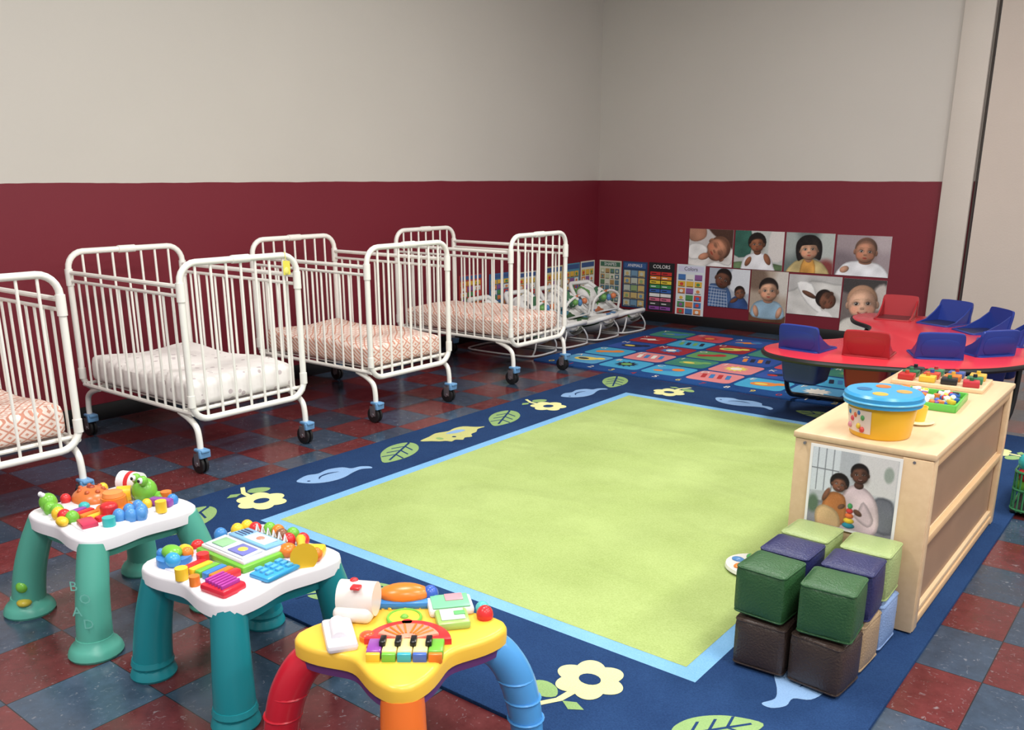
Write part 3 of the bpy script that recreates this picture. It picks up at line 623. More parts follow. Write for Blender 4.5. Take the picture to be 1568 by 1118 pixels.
# ------------------------------------------------------------------ items on the shelf
t=B(); c0=(-.79,2.95,sz)
YEL=P(236,184,44); BLU=P(62,150,200)
t.lathe(c0,[(.0,0),(.088,0),(.094,.006),(.108,.118),(.108,.12)],YEL,36)
t.lathe(c0,[(.112,.105),(.121,.107),(.122,.138),(.114,.146),(.0,.146)],BLU,36)
for a,col in ((.3,(200,150,80)),(1.9,(205,110,50)),(3.4,(40,104,150)),(4.8,(214,166,70))):
    t.prism(ell(c0[0]+.06*math.cos(a),c0[1]+.06*math.sin(a),.024,.024,16),sz+.146,sz+.1475,P(*col))
t.tube([(c0[0]+.122*math.cos(a),c0[1]+.122*math.sin(a),sz+.122) for a in [i*2*pi/36 for i in range(36)]],.004,P(100,180,220),6,closed=True)
vs=[];fs=[]
for i in range(9):
    a=math.radians(205+i*8)
    for zz,rr in ((.018,.0975),(.095,.1068)): vs.append((c0[0]+rr*math.cos(a),c0[1]+rr*math.sin(a),sz+zz))
for i in range(8): fs.append([i*2,i*2+2,i*2+3,i*2+1])
t.add(vs,fs,P(226,206,190))
for (ai,zz,col) in ((2,.08,(60,130,180)),(3,.06,(210,80,90)),(5,.04,(220,184,60)),(4,.075,(215,105,60)),(6,.07,(86,150,86)),(2,.035,(210,140,150)),(5,.085,(60,110,170)),(6,.03,(200,70,60))):
    a=math.radians(205+ai*8); t.ball((c0[0]+.101*math.cos(a),c0[1]+.101*math.sin(a),sz+zz),(.008,.008,.010),P(*col),8)
t.obj('shape_sorter_bucket')
t=B()
t.lathe((-.73,3.17,sz),[(.0,0),(.045,0),(.055,.008),(.05,.010),(.0,.008)],P(226,212,170),24)
t.lathe((-.73,3.17,sz+.009),[(.0,0),(.024,0),(.03,.05),(.027,.05),(.022,.006),(.0,.006)],P(232,194,66),20)
t.obj('toy_teacup')
def tray(name,cx_,cy_,w,h_,colm,n,pal_,rz,hh=.028):
    t=B(); t.M=Matrix.Translation((cx_,cy_,sz))@Matrix.Rotation(rz,4,'Z')
    t.box((0,0,.003),(w,h_,.006),colm,.002)
    for (x,y,a,b_) in ((w/2,0,.008,h_),(-w/2,0,.008,h_),(0,h_/2,w,.008),(0,-h_/2,w,.008)): t.box((x,y,hh/2),(a,b_,hh),colm,.003)
    for i in range(n):
        x=random.uniform(-.42,.42)*w;y=random.uniform(-.4,.4)*h_
        k_=random.random()
        cc=P(*random.choice(pal_))
        if k_<.5: t.box((x,y,.016+random.uniform(0,.012)),(.028,.02,.016),cc,.003,rz=random.uniform(0,3),rx=random.uniform(-.3,.3))
        elif k_<.8: t.ball((x,y,.018+random.uniform(0,.01)),.011,cc,10)
        else: t.cyl((x,y,.01),(x,y,.03),.012,cc,seg=12)
    return t.obj(name)
tray('toy_tray',-.80,3.50,.27,.24,P(96,180,76),80,[(230,230,225),(205,60,60),(60,100,180),(220,184,60),(120,74,150),(50,50,60),(235,235,232),(218,120,60)],.05)
t=B(); t.M=Matrix.Translation((-.82,3.88,sz))@Matrix.Rotation(.04,4,'Z')
t.box((0,0,.008),(.34,.24,.016),WD,.003)
pc=[(176,45,45),(40,100,66),(40,40,48),(210,174,60),(184,66,50),(60,120,84),(35,35,40),(196,112,50),(60,84,146),(176,50,60),(50,112,76),(208,166,70)]
for i in range(4):
    for j in range(3): t.box((-.12+.08*i,-.075+.075*j,.028),(.06,.055,.024),P(*pc[i*3+j]),.004,rz=.05*(i-j)); t.cyl((-.12+.08*i,-.075+.075*j,.04),(-.12+.08*i,-.075+.075*j,.052),.008,P(*pc[(i*3+j+4)%12]),seg=10)
t.obj('wooden_puzzle')

# ------------------------------------------------------------------ soft foam blocks
def leather(name,col): return mat(name,col,.36,.5,.05,10,.3,160)
bc={'brown':leather('vinyl_brown',(62,49,43)),'green':leather('vinyl_green',(46,86,50)),'tan':leather('vinyl_tan',(160,136,106)),'navy':leather('vinyl_navy',(38,42,86)),'sky':leather('vinyl_sky',(128,154,196)),'lime':leather('vinyl_lime',(154,172,114))}
S=.155
def block(x,y,z,rz,m,sc=1.0,tilt=0):
    b=B(); bm=bmesh.new(); bmesh.ops.create_cube(bm,size=S*sc)
    bmesh.ops.subdivide_edges(bm,edges=list(bm.edges),cuts=7,use_grid_fill=True)
    h_=S*sc/2
    for v in bm.verts:
        c_=v.co
        n0=[q/h_ for q in c_]
        k=8.0; nn=(sum(abs(q)**k for q in n0))**(1/k)
        nn2=max(abs(q) for q in n0)
        c_*= (1-.55)+.55/nn*nn2
        for a in range(3):
            if abs(n0[a])>.999:
                o=[n0[q] for q in range(3) if q!=a]
                c_[a]*=1+.05*(1-o[0]**2)*(1-o[1]**2)+.012*math.sin(o[0]*5+x*30)*math.cos(o[1]*4+y*20)*(1-o[0]**2)
    b.M=Matrix.Translation((x,y,z+h_))@Matrix.Rotation(rz,4,'Z')@Matrix.Rotation(tilt,4,'X'); b.bm(bm,m)
    for zz in (h_-.0075,-h_+.0075):
        b.tube([(p_[0],p_[1],zz) for p_ in rrect(0,0,S*sc-.004,S*sc-.004,.014,4)],.0028,m,6,closed=True)
    return b.obj('foam_block',ang=60,loc=(x,y,z+h_))
zz=ZR+.0065
xs=(-.888,-.712)
cfg=[(0,'brown','green'),(1,'tan','navy'),(2,'sky','lime')]
for rI,lo,hi in cfg:
    for i,x in enumerate(xs):
        y=2.368+.166*rI
        rr=[.06,-.09,.03,-.05,.05,-.03][rI*2+i]
        block(x+(.004*rI),y,zz,rr,bc[lo])
        block(x+[-.006,.004][i],y+.004,zz+S+.008,-rr*.8,bc[hi],1.0)

# round musical toy on the rug
t=B(); dx_,dy_=-1.19,2.965
t.lathe((dx_,dy_,ZR+.004),[(.0,0),(.092,0),(.102,.008),(.099,.020),(.0,.024)],P(230,228,222),32)
for i,cc in enumerate([(222,184,60),(210,60,70),(80,158,90),(90,142,200),(222,134,60),(206,60,60)]):
    a=i*pi/3; t.ball((dx_+.058*math.cos(a),dy_+.058*math.sin(a),ZR+.028),(.026,.018,.009),P(*cc),12,rz=a)
t.ball((dx_+.01,dy_+.02,ZR+.037),(.034,.034,.026),P(228,188,60),14); t.obj('musical_toy_disc')

# ------------------------------------------------------------------ multi-seat feeding table
TB=B(); zt_=.45
out=[(-2.09,5.15),(-1.98,4.93),(-1.72,4.86),(-1.4,4.92),(-1.1,5.05),(-.85,5.28),(-.70,5.62),(-.66,6.0),(-.76,6.4),(-1.02,6.72),(-1.35,6.90),(-1.7,6.99),(-1.98,6.95),(-2.08,6.75),(-2.0,6.5),(-1.82,6.28),(-1.77,6.0),(-1.82,5.68),(-2.0,5.42)]
out=smooth(out,6)
RED=mat('red_laminate',(204,50,62),.25,.5,.03,4)
TB.prism(out,zt_-.028,zt_,RED,.004)
TB.tube([(p_[0],p_[1],zt_-.016) for p_ in out],.0155,mat('black_edge_band',(26,24,26),.4),8,closed=True)
seatB=P(40,58,134); seatR=P(156,38,44)
Cc=(-1.72,5.98)
def seat(x,y,m,ang=None):
    dx,dy=x-Cc[0],y-Cc[1]; a=math.atan2(dy,dx) if ang is None else ang
    T=Matrix.Translation((x,y,zt_))@Matrix.Rotation(a,4,'Z')   # local +x = outwards
    W=.120
    sv=TB.M; TB.M=T
    lean=Matrix.Translation((.0,0,0))@Matrix.Rotation(.18,4,'Y')
    bk=smooth([(-.04,-W+.01),(-.04,W-.01),(.06,W+.004),(.140,W),(.154,W-.03),(.156,0),(.154,-W+.03),(.140,-W),(.06,-W-.004)],3)
    Mb=lean@Matrix(((0,0,1,0),(0,1,0,0),(1,0,0,0.0),(0,0,0,1)))
    TB.prism(bk,-.008,.010,m,.004,M=Mb)
    TB.prism(smooth([(.02,-W+.04),(.02,W-.04),(.11,W-.035),(.11,-W+.035)],3),.010,.0125,m,.001,M=Mb)
    for sy in (-1,1):
        pl=[(0.0,0.0),(-.22,0.0),(-.22,.010),(-.14,.022),(-.05,.07),(0.015,.12)]
        Mw=Matrix.Translation((0,sy*(W-.006),0))@Matrix(((1,0,0,0),(0,0,1,0),(0,1,0,0),(0,0,0,1)))
        TB.prism(pl,-.005,.005,m,0,M=Mw)
    TB.prism(rrect(-.11,0,.27,2*W+.015,.03,4),.0,.008,m,.003)
    TB.prism(rrect(-.11,0,.22,2*W-.03,.03,4),.0082,.0088,mat('seat_well_'+m.name,(24,30,70) if m==seatB else (90,16,24),.5))
    vs=[];fs=[]
    for (zq,sc_) in ((-.029,1.0),(-.12,.93),(-.19,.84),(-.205,.7)):
        for q in rrect(0,0,.25*sc_,(2*W+.01)*sc_,.05*sc_,5): vs.append((q[0]-.11,q[1],zq))
    n_=len(vs)//4
    for l in range(3):
        for q in range(n_): fs.append([l*n_+q,(l+1)*n_+q,(l+1)*n_+(q+1)%n_,l*n_+(q+1)%n_])
    fs.append([3*n_+q for q in range(n_)][::-1])
    TB.add(vs,fs,m)
    TB.M=sv
seat(-1.87,5.10,seatB,-pi/2-.12); seat(-1.50,5.14,seatR,-pi/2+.1); seat(-1.16,5.33,seatB,-pi/2+.45); seat(-.93,5.62,seatB,-pi/2+.9)
seat(-.88,6.12,seatB,.15); seat(-1.10,6.56,seatB,.75); seat(-1.42,6.80,seatB,1.2); seat(-1.80,6.86,seatR,1.65)
BLK=mat('black_tube',(20,20,22),.3)
def cleg(pts): TB.tube([(q[0],q[1],max(q[2],.033)) for q in smooth(pts,6,False)],.016,BLK,10)
cleg([(-1.99,5.22,.42),(-2.03,5.35,.25),(-2.09,5.58,.08),(-2.06,5.72,.034),(-1.85,5.76,.033),(-1.5,5.72,.033),(-1.38,5.66,.08),(-1.32,5.6,.42)])
cleg([(-1.25,5.3,.42),(-1.24,5.34,.2),(-1.2,5.45,.034),(-.98,5.6,.033),(-.84,5.75,.06),(-.82,5.82,.42)])
cleg([(-1.95,6.7,.42),(-1.98,6.6,.2),(-1.95,6.45,.034),(-1.6,6.4,.033),(-1.2,6.38,.034),(-1.1,6.34,.2),(-1.08,6.3,.42)])
for (x,y) in ((-1.95,5.745),(-1.6,5.735),(-1.1,5.52),(-1.85,6.44),(-1.35,6.39)): TB.cyl((x,y,.0155),(x,y,.034),.014,BLK,seg=10)
TB.tube([(-1.6,5.5,.40),(-1.25,6.0,.40),(-1.6,6.5,.40)],.014,BLK,8)
TB.obj('toddler_feeding_table')

# ------------------------------------------------------------------ baby bouncers
def print_mat(name,cols,sc=16):
    m,N,L,b=nodes(name); b.inputs['Roughness'].default_value=.85
    tc=N.new('ShaderNodeTexCoord'); v=N.new('ShaderNodeTexVoronoi'); v.inputs['Scale'].default_value=sc; L.new(tc.outputs['Object'],v.inputs['Vector'])
    nd=N.new('ShaderNodeTexNoise'); nd.inputs['Scale'].default_value=9; L.new(tc.outputs['Object'],nd.inputs['Vector'])
    mv=N.new('ShaderNodeMix'); mv.data_type='VECTOR'; mv.inputs[0].default_value=.12; L.new(tc.outputs['Object'],mv.inputs[4]); L.new(nd.outputs['Color'],mv.inputs[5]); L.new(mv.outputs[1],v.inputs['Vector'])
    sp=N.new('ShaderNodeSeparateColor'); L.new(v.outputs['Color'],sp.inputs[0])
    rp=N.new('ShaderNodeValToRGB'); rp.color_ramp.interpolation='CONSTANT'
    el=rp.color_ramp.elements
    el[0].position=0; el[0].color=(*lin(cols[0]),1); el[1].position=.5; el[1].color=(*lin(cols[1]),1)
    for i,c_ in enumerate(cols[2:]):
        e=el.new(.5+.12*(i+1)); e.color=(*lin(c_),1)
    L.new(sp.outputs[0],rp.inputs[0]); L.new(rp.outputs[0],b.inputs['Base Color'])
    return m
PR=[print_mat('bouncer_print_a',[(228,228,226),(96,146,84),(212,212,210),(84,128,170),(190,110,76)],12),print_mat('bouncer_print_b',[(222,222,220),(96,96,98),(70,116,84),(228,228,226)],14),print_mat('bouncer_print_c',[(230,228,224),(160,160,160),(86,136,156),(60,94,60)],12)]
def bouncer(x,y,rz,m,toy=True):
    b=B(); b.M=Matrix.Translation((x,y,0))@Matrix.Rotation(rz,4,'Z')@Matrix.Diagonal((.84,.92,.86,1))
    prof=smooth([(.44,.17),(.34,.13),(.18,.10),(.03,.11),(-.10,.17),(-.22,.26),(-.33,.36),(-.40,.42)],4,False)
    n=len(prof); W=[]
    for i in range(n):
        t_=i/(n-1); W.append(.09+.15*math.sin(pi*min(1,max(0,(t_*.9+.05))))**.6)
    for (off,mm,ws) in ((0,m,1.0),(-.04,C(196,196,194),.97)):
        vs=[];fs=[];K=10
        for i,(px,pz) in enumerate(prof):
            for k_ in range(K+1):
                u=-1+2*k_/K
                vs.append((px,u*W[i]*ws,pz+off+.07*abs(u)**2.5))
        for i in range(n-1):
            for k_ in range(K): fs.append([i*(K+1)+k_,(i+1)*(K+1)+k_,(i+1)*(K+1)+k_+1,i*(K+1)+k_+1])
        b.add(vs,fs,mm)
    edge=[(prof[i][0],W[i],prof[i][1]+.07) for i in range(n)]+[(prof[i][0],-W[i],prof[i][1]+.07) for i in range(n-1,-1,-1)]
    b.tube(edge,.024,C(224,224,222),10,closed=True)
    b.ball((-.27,0,.36),(.13,.17,.06),m,16,ry=.75); b.ball((.08,0,.15),(.22,.16,.05),m,16); b.ball((.30,0,.19),(.12,.12,.05),C(220,220,218),14)
    for sy in (-1,1): b.ball((-.2,sy*.14,.36),(.11,.05,.07),PR[1],12,ry=.7)
    b.box((.04,0,.21),(.12,.26,.02),C(205,205,205),.008,ry=-.3)
    fr=smooth([(.42,.20,.02),(.2,.22,.014),(-.2,.22,.014),(-.38,.18,.014),(-.41,0,.014),(-.38,-.18,.014),(-.2,-.22,.014),(.2,-.22,.014),(.42,-.20,.02),(.46,0,.02)],5)
    WM=mat('bouncer_wire',(205,205,205),.3)
    b.tube(fr,.009,WM,8,closed=True)
    for sy in (-1,1): b.tube(smooth([(.42,sy*.19,.02),(.44,sy*.17,.1),(.38,sy*.12,.2),(.1,sy*.2,.17),(-.3,sy*.16,.36)],5,False),.008,WM,8)
    if toy:
        b.tube(smooth([(.0,-.22,.18),(.03,-.2,.36),(.05,0,.44),(.03,.2,.36),(.0,.22,.18)],6,False),.014,PR[0],8)
        b.ball((.05,-.08,.37),.034,P(106,158,84),10); b.ball((.05,.08,.37),.034,P(205,120,80),10); b.ball((.05,0,.36),(.028,.028,.04),P(80,130,180),10)
    return b.obj('baby_bouncer',loc=(x,y,0))
bouncer(-4.68,5.90,0.05,PR[0]); bouncer(-4.69,6.40,-.05,PR[1]); bouncer(-4.68,6.90,.0,PR[2]); bouncer(-4.68,7.40,-.1,PR[0],True)

# ------------------------------------------------------------------ activity tables
def lobed(rx,ry,amp,n=72,e=4,ph=pi/4):
    o=[]
    for i in range(n):
        a=2*pi*i/n
        sq=1/max(abs(math.cos(a)),abs(math.sin(a)))
        k_=.62+.38*min(sq,1.32)
        rr=k_*(1+amp*math.cos(e*(a-ph)))
        o.append((rx*rr*math.cos(a),ry*rr*math.sin(a)))
    return o
def tleg(b,fx,fy,tx,ty,zt,m,r0=.042,r1=.055,rf=.072,bulge=.03):
    d=Vector((fx-tx,fy-ty,0)); 
    pts=[];rad=[]
    for i in range(11):
        t_=i/10; z=zt*(1-t_)+.028*t_
        k_=t_+bulge*math.sin(pi*t_)*6
        pts.append((tx+d.x*min(1.3,k_),ty+d.y*min(1.3,k_),z)); rad.append(r0+(r1-r0)*t_)
    b.tube(pts,rad,m,18)
    b.lathe((fx,fy,0),[(0,0),(rf,0),(rf+.004,.008),(rf,.022),(rf*.9,.034),(r1+.004,.044),(r1,.06),(0,.06)],m,24)
TEALA=mat('sea_green_plastic',(84,166,148),.35,.5,.03,4); TEALB=mat('teal_plastic',(22,128,138),.32,.5,.03,4); WH=P(232,230,234)
cR,cY,cG,cB,cO,cP,cT=P(206,48,52),P(234,192,54),P(114,182,64),P(62,130,198),P(224,124,46),P(142,72,160),P(60,176,176)
# --- table A
b=B(); ax,ay=-2.765,1.355; T0=Matrix.Translation((ax,ay,0)); b.M=T0
for i,(sx,sy) in enumerate(((-1,-1),(1,-1),(-1,1),(1,1))):
    tleg(b,sx*.225 -.02,sy*.21,sx*.165,sy*.155,.34,TEALA,.046,.054,.078)
b.M=T0@Matrix.Diagonal((.90,.90,1,1))
b.prism([(p_[0]*.86,p_[1]*.86) for p_ in lobed(.235,.225,.10)],.285,.33,TEALA,.0)
b.prism(lobed(.245,.235,.10),.322,.368,WH,.012,seg=3)
b.prism([(p_[0]*.8,p_[1]*.8) for p_ in lobed(.245,.235,.10)],.368,.374,WH,.004)
zt2=.372
b.ball((-.15,.0,zt2),(.085,.07,.045),P(206,114,60),18)
for q in range(7): b.ball((-.15+.05*math.cos(q*.9),.04*math.sin(q*.9),zt2+.034),.010,P(176,84,44),8)
b.ball((-.15,0,zt2+.044),(.02,.014,.008),P(150,60,40),8)
for q in range(5): b.ball((-.13+.037*q,-.165+.008*math.sin(q*2),zt2+.012),.024,[cG,cG,cY,cR,cG][q],12)
b.ball((-.175,-.15,zt2+.022),.032,cG,12)
for sx in (-.01,.01): b.ball((-.185+sx,-.165,zt2+.050),.009,WH,8)
for q in range(5): b.box((-.035+.032*q,-.12+.012*q,zt2+.008),(.027,.08,.020),[cP,cR,cO,cY,cR][q],.005,rz=.15)
b.lathe((.035,-.01,zt2),[(0,0),(.062,0),(.062,.016),(.046,.02),(.044,.050),(0,.054)],cO,24); b.lathe((.035,-.01,zt2+.052),[(0,0),(.038,0),(.034,.014),(0,.018)],P(234,144,76),20)
b.cyl((.085,-.055,zt2),(.085,-.055,zt2+.038),.030,cR); b.ball((.085,-.055,zt2+.038),(.030,.030,.014),cR)
b.cyl((-.14,.12,zt2+.035),(-.06,.15,zt2+.035),.040,WH,seg=20); b.cyl((-.105,.133,zt2+.035),(-.088,.139,zt2+.035),.041,cR,seg=20); b.box((-.10,.135,zt2+.01),(.11,.06,.02),WH,.006,rz=.4)
b.cyl((-.05,.05,zt2+.024),(-.02,.09,zt2+.024),.028,cY,seg=14); b.ball((-.07,.085,zt2+.016),.024,cO,10); b.ball((-.03,.03,zt2+.014),.022,cR,10); b.ball((-.06,.04,zt2+.012),.02,cB,10)
b.ball((.02,.12,zt2+.034),(.05,.045,.045),cG,16)
for sx in (-.024,.024): b.ball((.03+sx,.10,zt2+.080),.018,cG,10); b.ball((.034+sx,.088,zt2+.084),.011,WH,8); b.ball((.037+sx,.079,zt2+.085),.006,mat('black_tube',(20,20,22),.3),6)
b.ball((.065,.15,zt2+.014),(.034,.022,.018),cG); b.ball((-.02,.16,zt2+.012),(.026,.02,.015),cG)
for (x,y) in ((.12,.0),(.15,.03),(.11,.04),(.165,-.02),(.14,-.05),(.18,.01)): b.ball((x,y,zt2+.012),(.025,.022,.028),P(80,142,205),12)
b.box((.13,.12,zt2+.016),(.09,.034,.028),cP,.008,rz=.4); b.cyl((.18,.09,zt2),(.18,.09,zt2+.038),.020,cY); b.cyl((.09,.165,zt2),(.09,.165,zt2+.034),.020,cO); b.ball((.14,.16,zt2+.014),.022,cB,10); b.ball((.1,.08,zt2+.012),.02,cY,10)
b.box((.1,-.145,zt2+.008),(.075,.055,.020),P(198,60,90),.006,rz=-.2); b.cyl((.165,-.1,zt2),(.165,-.1,zt2+.03),.022,cT); b.ball((.02,-.195,zt2+.01),(.028,.020,.016),cY,12); b.ball((-.07,-.07,zt2+.01),(.022,.02,.014),cT,10); b.ball((-.2,.07,zt2+.012),.02,cY,10); b.ball((-.19,-.08,zt2+.012),.02,cR,10)
TL=mat('sea_green_relief',(116,190,176),.4)
b.M=T0
fm=Matrix(((.785,0,.62,.205),(.62,0,-.785,-.21),(0,1,0,0),(0,0,0,1)))
for q,chh in enumerate(['B','O','A','D']): b.text(chh,-.015+.03*(q%2),.25-.042*q,.053,.045,TL,M=fm)
b.tube([(-.20,-.19,.31),(-.215,-.225,.2),(-.21,-.23,.12)],.002,P(205,120,60),5); b.ball((-.21,-.235,.11),.022,cG,12); b.ball((-.205,-.24,.055),(.026,.024,.014),P(190,172,60),12)
b.obj('activity_table',loc=(ax,ay,0))
# --- table B
b=B(); ax,ay=-2.10,1.39; T0=Matrix.Translation((ax,ay,0)); b.M=T0
for i,(sx,sy) in enumerate(((-1,-1),(1,-1),(-1,1),(1,1))):
    tleg(b,sx*.205,sy*.20,sx*.165,sy*.165,.33,TEALB,.048,.058,.063,bulge=.03)
b.M=T0@Matrix.Diagonal((.9,.9,1,1))
b.prism([(p_[0]*.84,p_[1]*.84) for p_ in lobed(.25,.25,.12)],.27,.32,TEALB)
b.prism(lobed(.25,.25,.12),.312,.358,WH,.012,seg=3)
b.prism([(p_[0]*.82,p_[1]*.82) for p_ in lobed(.25,.25,.12)],.358,.362,P(222,222,236),.003)
zt2=.358
b.box((-.02,.03,zt2+.012),(.26,.21,.024),cG,.010); b.box((-.02,.03,zt2+.028),(.232,.182,.014),WH,.006)
b.box((-.02,-.015,zt2+.038),(.205,.080,.006),P(205,214,226),.002,rx=.05); b.box((-.02,.075,zt2+.038),(.205,.080,.006),P(124,176,216),.002,rx=-.05)
b.box((.03,-.015,zt2+.042),(.080,.060,.003),P(116,120,190),.001); b.box((-.07,-.015,zt2+.042),(.06,.055,.003),P(144,194,146),.001)
b.box((.0,.075,zt2+.042),(.11,.055,.003),P(196,216,230),.001); b.ball((.03,-.015,zt2+.044),(.018,.016,.003),P(234,204,90),10); b.ball((.0,.075,zt2+.044),(.016,.014,.003),P(222,134,114),10)
for q in range(4): b.box((-.09,.055+.013*q,zt2+.042),(.045,.004,.002),P(60,70,110),0)
for q in range(6): b.tube([(-.09+.03*q,.122,zt2+.03),(-.09+.03*q,.128,zt2+.052),(-.09+.03*q,.134,zt2+.03)],.004,WH,6)
b.cyl((-.15,-.15,zt2),(-.15,-.15,zt2+.022),.055,cB,seg=20); b.ball((-.16,-.15,zt2+.030),(.040,.030,.020),cG,14); b.ball((-.115,-.175,zt2+.024),(.028,.024,.022),P(60,158,214),12); b.ball((-.13,-.115,zt2+.022),.020,cO,10); b.ball((-.19,-.17,zt2+.024),.016,cB,10)
b.ball((-.18,-.09,zt2+.012),(.032,.022,.018),cY,12); b.ball((-.19,-.04,zt2+.012),(.02,.022,.016),cR,12)
for q in range(6): b.box((-.045+.029*q,-.145+.005*q,zt2+.012),(.026,.08,.024),[cR,cY,cG,cB,cO,cR][q],.005,rz=.1)
b.cyl((-.065,-.1,zt2),(-.065,-.1,zt2+.034),.020,cR); b.cyl((-.02,-.205,zt2),(-.02,-.205,zt2+.034),.020,cY); b.cyl((.05,-.205,zt2),(.05,-.205,zt2+.028),.016,cO)
b.box((.145,-.17,zt2+.01),(.11,.09,.026),P(208,42,62),.01,rz=.1)
for q in range(6): b.box((.106+.0155*q,-.17,zt2+.028),(.009,.068,.012),P(178,60,158),.002,rz=.1)
b.box((.17,.0,zt2+.008),(.09,.14,.018),P(60,158,210),.012,rz=.1)
for q in range(3):
    for w in range(3): b.box((.143+.026*q,-.040+.038*w,zt2+.020),(.015,.024,.008),P(90,178,222),.002,rz=.1)
b.tube(smooth([(.215,.08,zt2+.034),(.155,.12,zt2+.038),(.10,.16,zt2+.038)],4,False),[.044,.032,.02,.015,.013,.013,.013,.013,.016],cY,16); b.ball((.1,.105,zt2+.02),(.03,.03,.022),cO,12)
b.box((.165,.165,zt2+.016),(.065,.05,.032),cY,.01,rz=.6); b.ball((.20,.14,zt2+.02),.022,cO,10)
for (x,y,mm) in ((.03,.165,cR),(.065,.195,cR),(-.02,.175,P(130,86,60)),(-.14,.155,cR),(-.18,.11,cY),(-.10,.185,cG),(-.18,.15,cY),(.0,.205,cG),(-.19,.05,cB),(-.06,.19,cO)): b.ball((x,y,zt2+.018),.023,mm,12)
b.obj('activity_table',loc=(ax,ay,0))
# --- table C
b=B(); ax,ay=-1.43,1.375; T0=Matrix.Translation((ax,ay,0)); b.M=T0
YT=mat('yellow_toy_plastic',(238,190,66),.33,.5,.03,4); PU=mat('purple_toy_plastic',(92,50,104),.35,.5,.03,4)
for (sx,sy,mm) in ((-1,-1,P(190,30,48)),(1,-1,P(228,112,42)),(1,1,P(80,152,214)),(-1,1,P(60,138,80))):
    if (sx,sy)==(1,-1): tleg(b,.18,-.18,.15,-.15,.31,mm,.050,.058,.062,bulge=.03)
    else:
        pts=smooth([(sx*.12,sy*.12,.315),(sx*.165,sy*.165,.29),(sx*.195,sy*.198,.22),(sx*.212,sy*.216,.13),(sx*.222,sy*.224,.02)],5,False)
        b.tube(pts,[.040+.006*math.sin(i/20*pi) for i in range(len(pts))],mm,16)
        b.lathe((sx*.222,sy*.224,0),[(0,0),(.050,0),(.052,.01),(.044,.024),(0,.03)],mm,20)
        for q,rr_ in ((.09,.217),(.15,.211),(.21,.197)):
            b.tube([((sx*rr_)+.0455*math.cos(a)*1, (sy*rr_*1.01)+.0455*math.sin(a),q) for a in [k_*2*pi/20 for k_ in range(20)]],.0035,mm,5,closed=True)
b.M=T0@Matrix.Diagonal((.92,.92,1,1))
lob=lobed(.215,.215,.17)
b.prism([(p_[0]*.97,p_[1]*.97) for p_ in lob],.295,.322,PU,.0)
b.prism(lob,.318,.360,YT,.014,seg=3)
zt2=.358
b.box((-.11,.12,zt2+.010),(.16,.09,.022),cB,.01,rz=.7); b.ball((-.11,.12,zt2+.026),(.075,.040,.028),cO,16,rz=.7); b.ball((-.055,.17,zt2+.024),.024,P(60,95,185),10); b.ball((-.165,.07,zt2+.02),.020,P(60,95,185),10)
b.box((-.155,-.02,zt2+.02),(.11,.10,.04),P(226,220,214),.018,rz=.5,seg=4); b.cyl((-.200,-.035,zt2+.05),(-.110,.015,zt2+.05),.044,P(228,222,216),seg=24); b.box((-.135,-.035,zt2+.092),(.028,.028,.008),cR,.004,rz=.5); b.ball((-.17,-.01,zt2+.094),(.012,.012,.006),cR,10)
b.box((-.10,-.13,zt2+.010),(.16,.08,.022),P(220,216,222),.01,rz=-.6); b.cyl((-.145,-.1,zt2+.014),(-.07,-.155,zt2+.014),.022,P(224,220,226),seg=14)
b.cyl((-.035,-.09,zt2),(-.035,-.09,zt2+.014),.022,cO); b.ball((-.035,-.09,zt2+.014),(.020,.020,.008),P(220,88,50),10)
b.prism(ell(-.035,.045,.045,.045,24),zt2,zt2+.010,YT,.004); b.tube([(-.035+.045*math.cos(a),.045+.045*math.sin(a),zt2+.008) for a in [k_*2*pi/24 for k_ in range(24)]],.005,cG,6,closed=True)
b.ball((-.035,.045,zt2+.01),(.012,.012,.008),cG,8); b.cyl((.0,.02,zt2),(.0,.02,zt2+.018),.014,cR)
for q in range(5): b.tube([(-.16+.03*q,.02+.03*q,zt2+.002),(-.15+.03*q,.035+.03*q,zt2+.006),(-.135+.03*q,.03+.03*q,zt2+.002)],.005,YT,6)
b.box((.02,.17,zt2+.012),(.09,.125,.022),WH,.008,rz=-.7); b.box((.02,.17,zt2+.025),(.08,.105,.004),P(124,196,152),.002,rz=-.7); b.box((.015,.19,zt2+.028),(.04,.05,.003),P(214,150,160),.001,rz=-.7)
b.box((.078,.115,zt2+.012),(.09,.09,.022),P(158,196,108),.008,rz=-.7); b.box((.078,.115,zt2+.025),(.06,.065,.004),P(214,226,214),.002,rz=-.7); b.box((.09,.13,zt2+.028),(.02,.03,.004),P(106,184,114),.001,rz=-.7)
b.ball((.13,.19,zt2+.012),.024,cR,12); b.ball((.10,.215,zt2+.010),.020,P(90,186,186),12)
pc_=(.075,-.055); dir_=math.atan2(-.785,.62)
def arc(r0,r1,a0,a1,z0_,z1_,m,n=10,bev=.002):
    pl=[(pc_[0]+r1*math.cos(a0+(a1-a0)*i/n),pc_[1]+r1*math.sin(a0+(a1-a0)*i/n)) for i in range(n+1)]+[(pc_[0]+r0*math.cos(a1+(a0-a1)*i/n),pc_[1]+r0*math.sin(a1+(a0-a1)*i/n)) for i in range(n+1)]
    b.prism(pl,z0_,z1_,m,bev)
arc(.012,.114,dir_-1.45+pi,dir_+1.45+pi,zt2,zt2+.018,cR,18)
arc(.010,.085,dir_-1.2+pi,dir_+1.2+pi,zt2+.018,zt2+.024,P(222,150,126),14)
for q in range(4):
    for w in (-1,1):
        aa=dir_+pi+w*(.2+.25*q); b.tube([(pc_[0]+.03*math.cos(aa),pc_[1]+.03*math.sin(aa),zt2+.024),(pc_[0]+.078*math.cos(aa),pc_[1]+.078*math.sin(aa),zt2+.025)],.003,cO,5)
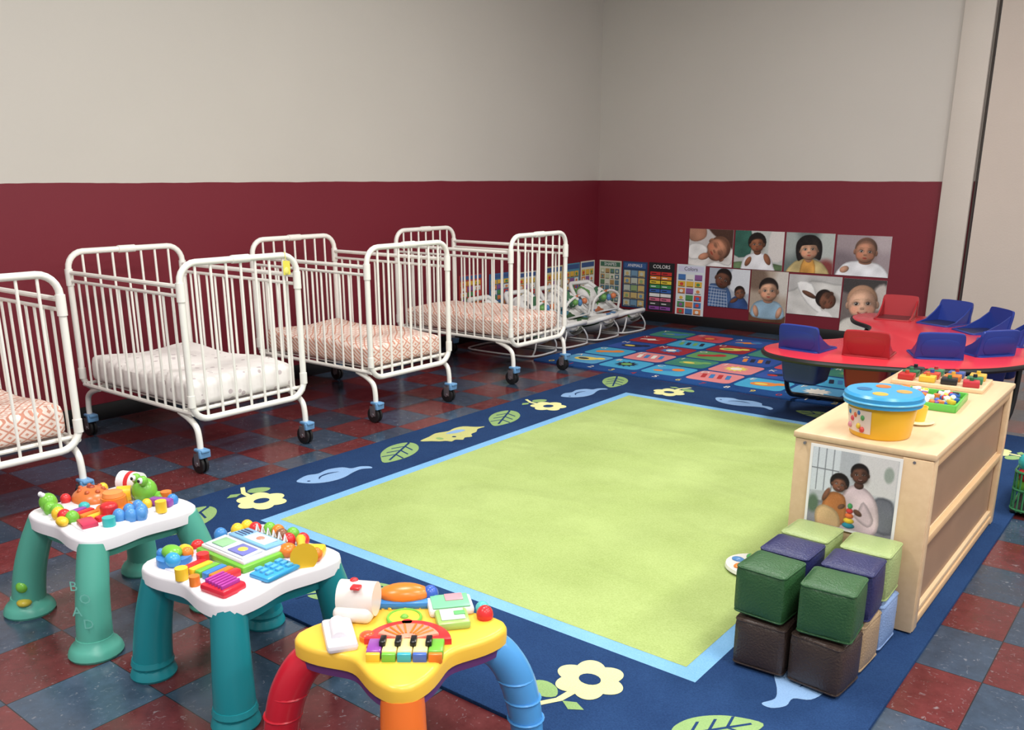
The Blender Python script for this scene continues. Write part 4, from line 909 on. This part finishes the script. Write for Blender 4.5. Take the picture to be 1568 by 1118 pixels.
kc=[P(228,192,60),P(114,186,70),P(60,166,186),P(70,104,186),cO]
wk=Vector((.785,.62)); dk=Vector((.62,-.785))
for q in range(5):
    c_=Vector(pc_)+wk*(-.078+.039*q)+dk*.030
    b.box((c_.x,c_.y,zt2+.012),(.066,.037,.026),[cP,cB,P(110,176,80),cY,cG][q] if q in(0,4) else P(236,218,150),.004,rz=dir_)
    if q<4:
        c2=c_+wk*.0195-dk*.008; b.box((c2.x,c2.y,zt2+.030),(.038,.016,.014),P(24,24,26),.003,rz=dir_)
    c3=c_+dk*.038; b.box((c3.x,c3.y,zt2+.010),(.014,.035,.024),kc[q],.003,rz=dir_)
for q in range(3): b.ball((.0+.02*q,-.12-.01*q,zt2+.004),.006,P(190,60,60),8)
b.obj('activity_table',loc=(ax,ay,0))

# ------------------------------------------------------------------ basket with toys behind the shelf
t=B(); bx,by=-.385,4.42; BG=P(60,130,84)
for z in (.03,.12,.20): t.tube([(p_[0],p_[1],z) for p_ in rrect(bx,by,.34,.40,.05,4)],.006,BG,6,closed=True)
for p_ in rrect(bx,by,.34,.40,.05,4): t.cyl((p_[0],p_[1],.022),(p_[0],p_[1],.20),.004,BG,seg=6)
t.box((bx,by,.022),(.33,.39,.008),BLK,.002)
for i in range(44):
    t.ball((bx+random.uniform(-.13,.12),by+random.uniform(-.16,.15),.07+random.uniform(0,.24)),random.uniform(.03,.045),[cR,cG,cB,cG,cR,cT][i%6],12)
t.obj('toy_basket')

# ------------------------------------------------------------------ lights
fx=mat('diffuser',(255,252,246),.5,emit=4.0); fr=mat('fixture_frame',(235,235,235),.4)
for x in (-2.3,.5,3.0):
    for y in (-.6,2.1,4.8):
        b=B(); b.box((x,y,H-.03),(.66,1.26,.06),fr,.004); b.box((x,y,H-.062),(.58,1.18,.006),fx); b.obj('ceiling_light',loc=(x,y,H-.03))
        l=bpy.data.lights.new('lamp','AREA'); l.shape='RECTANGLE'; l.size=.58; l.size_y=1.18; l.energy=72; l.color=(1,.972,.94)
        o=bpy.data.objects.new('ceiling_lamp',l); o.location=(x,y,H-.08); bpy.context.scene.collection.objects.link(o)
w=bpy.data.worlds.new('World'); bpy.context.scene.world=w; w.use_nodes=True
w.node_tree.nodes['Background'].inputs[0].default_value=(.95,.97,1,1); w.node_tree.nodes['Background'].inputs[1].default_value=.55

# ------------------------------------------------------------------ camera
cd=bpy.data.cameras.new('camera'); cam=bpy.data.objects.new('camera',cd)
cd.sensor_width=36; cd.lens=36*1360/1568; cd.shift_y=101/1568
cam.location=(0,0,1.43); cam.rotation_euler=(pi/2-math.atan(388/1360),0,math.radians(38.28))
bpy.context.scene.collection.objects.link(cam); bpy.context.scene.camera=cam
bpy.context.scene.view_settings.view_transform='Standard'
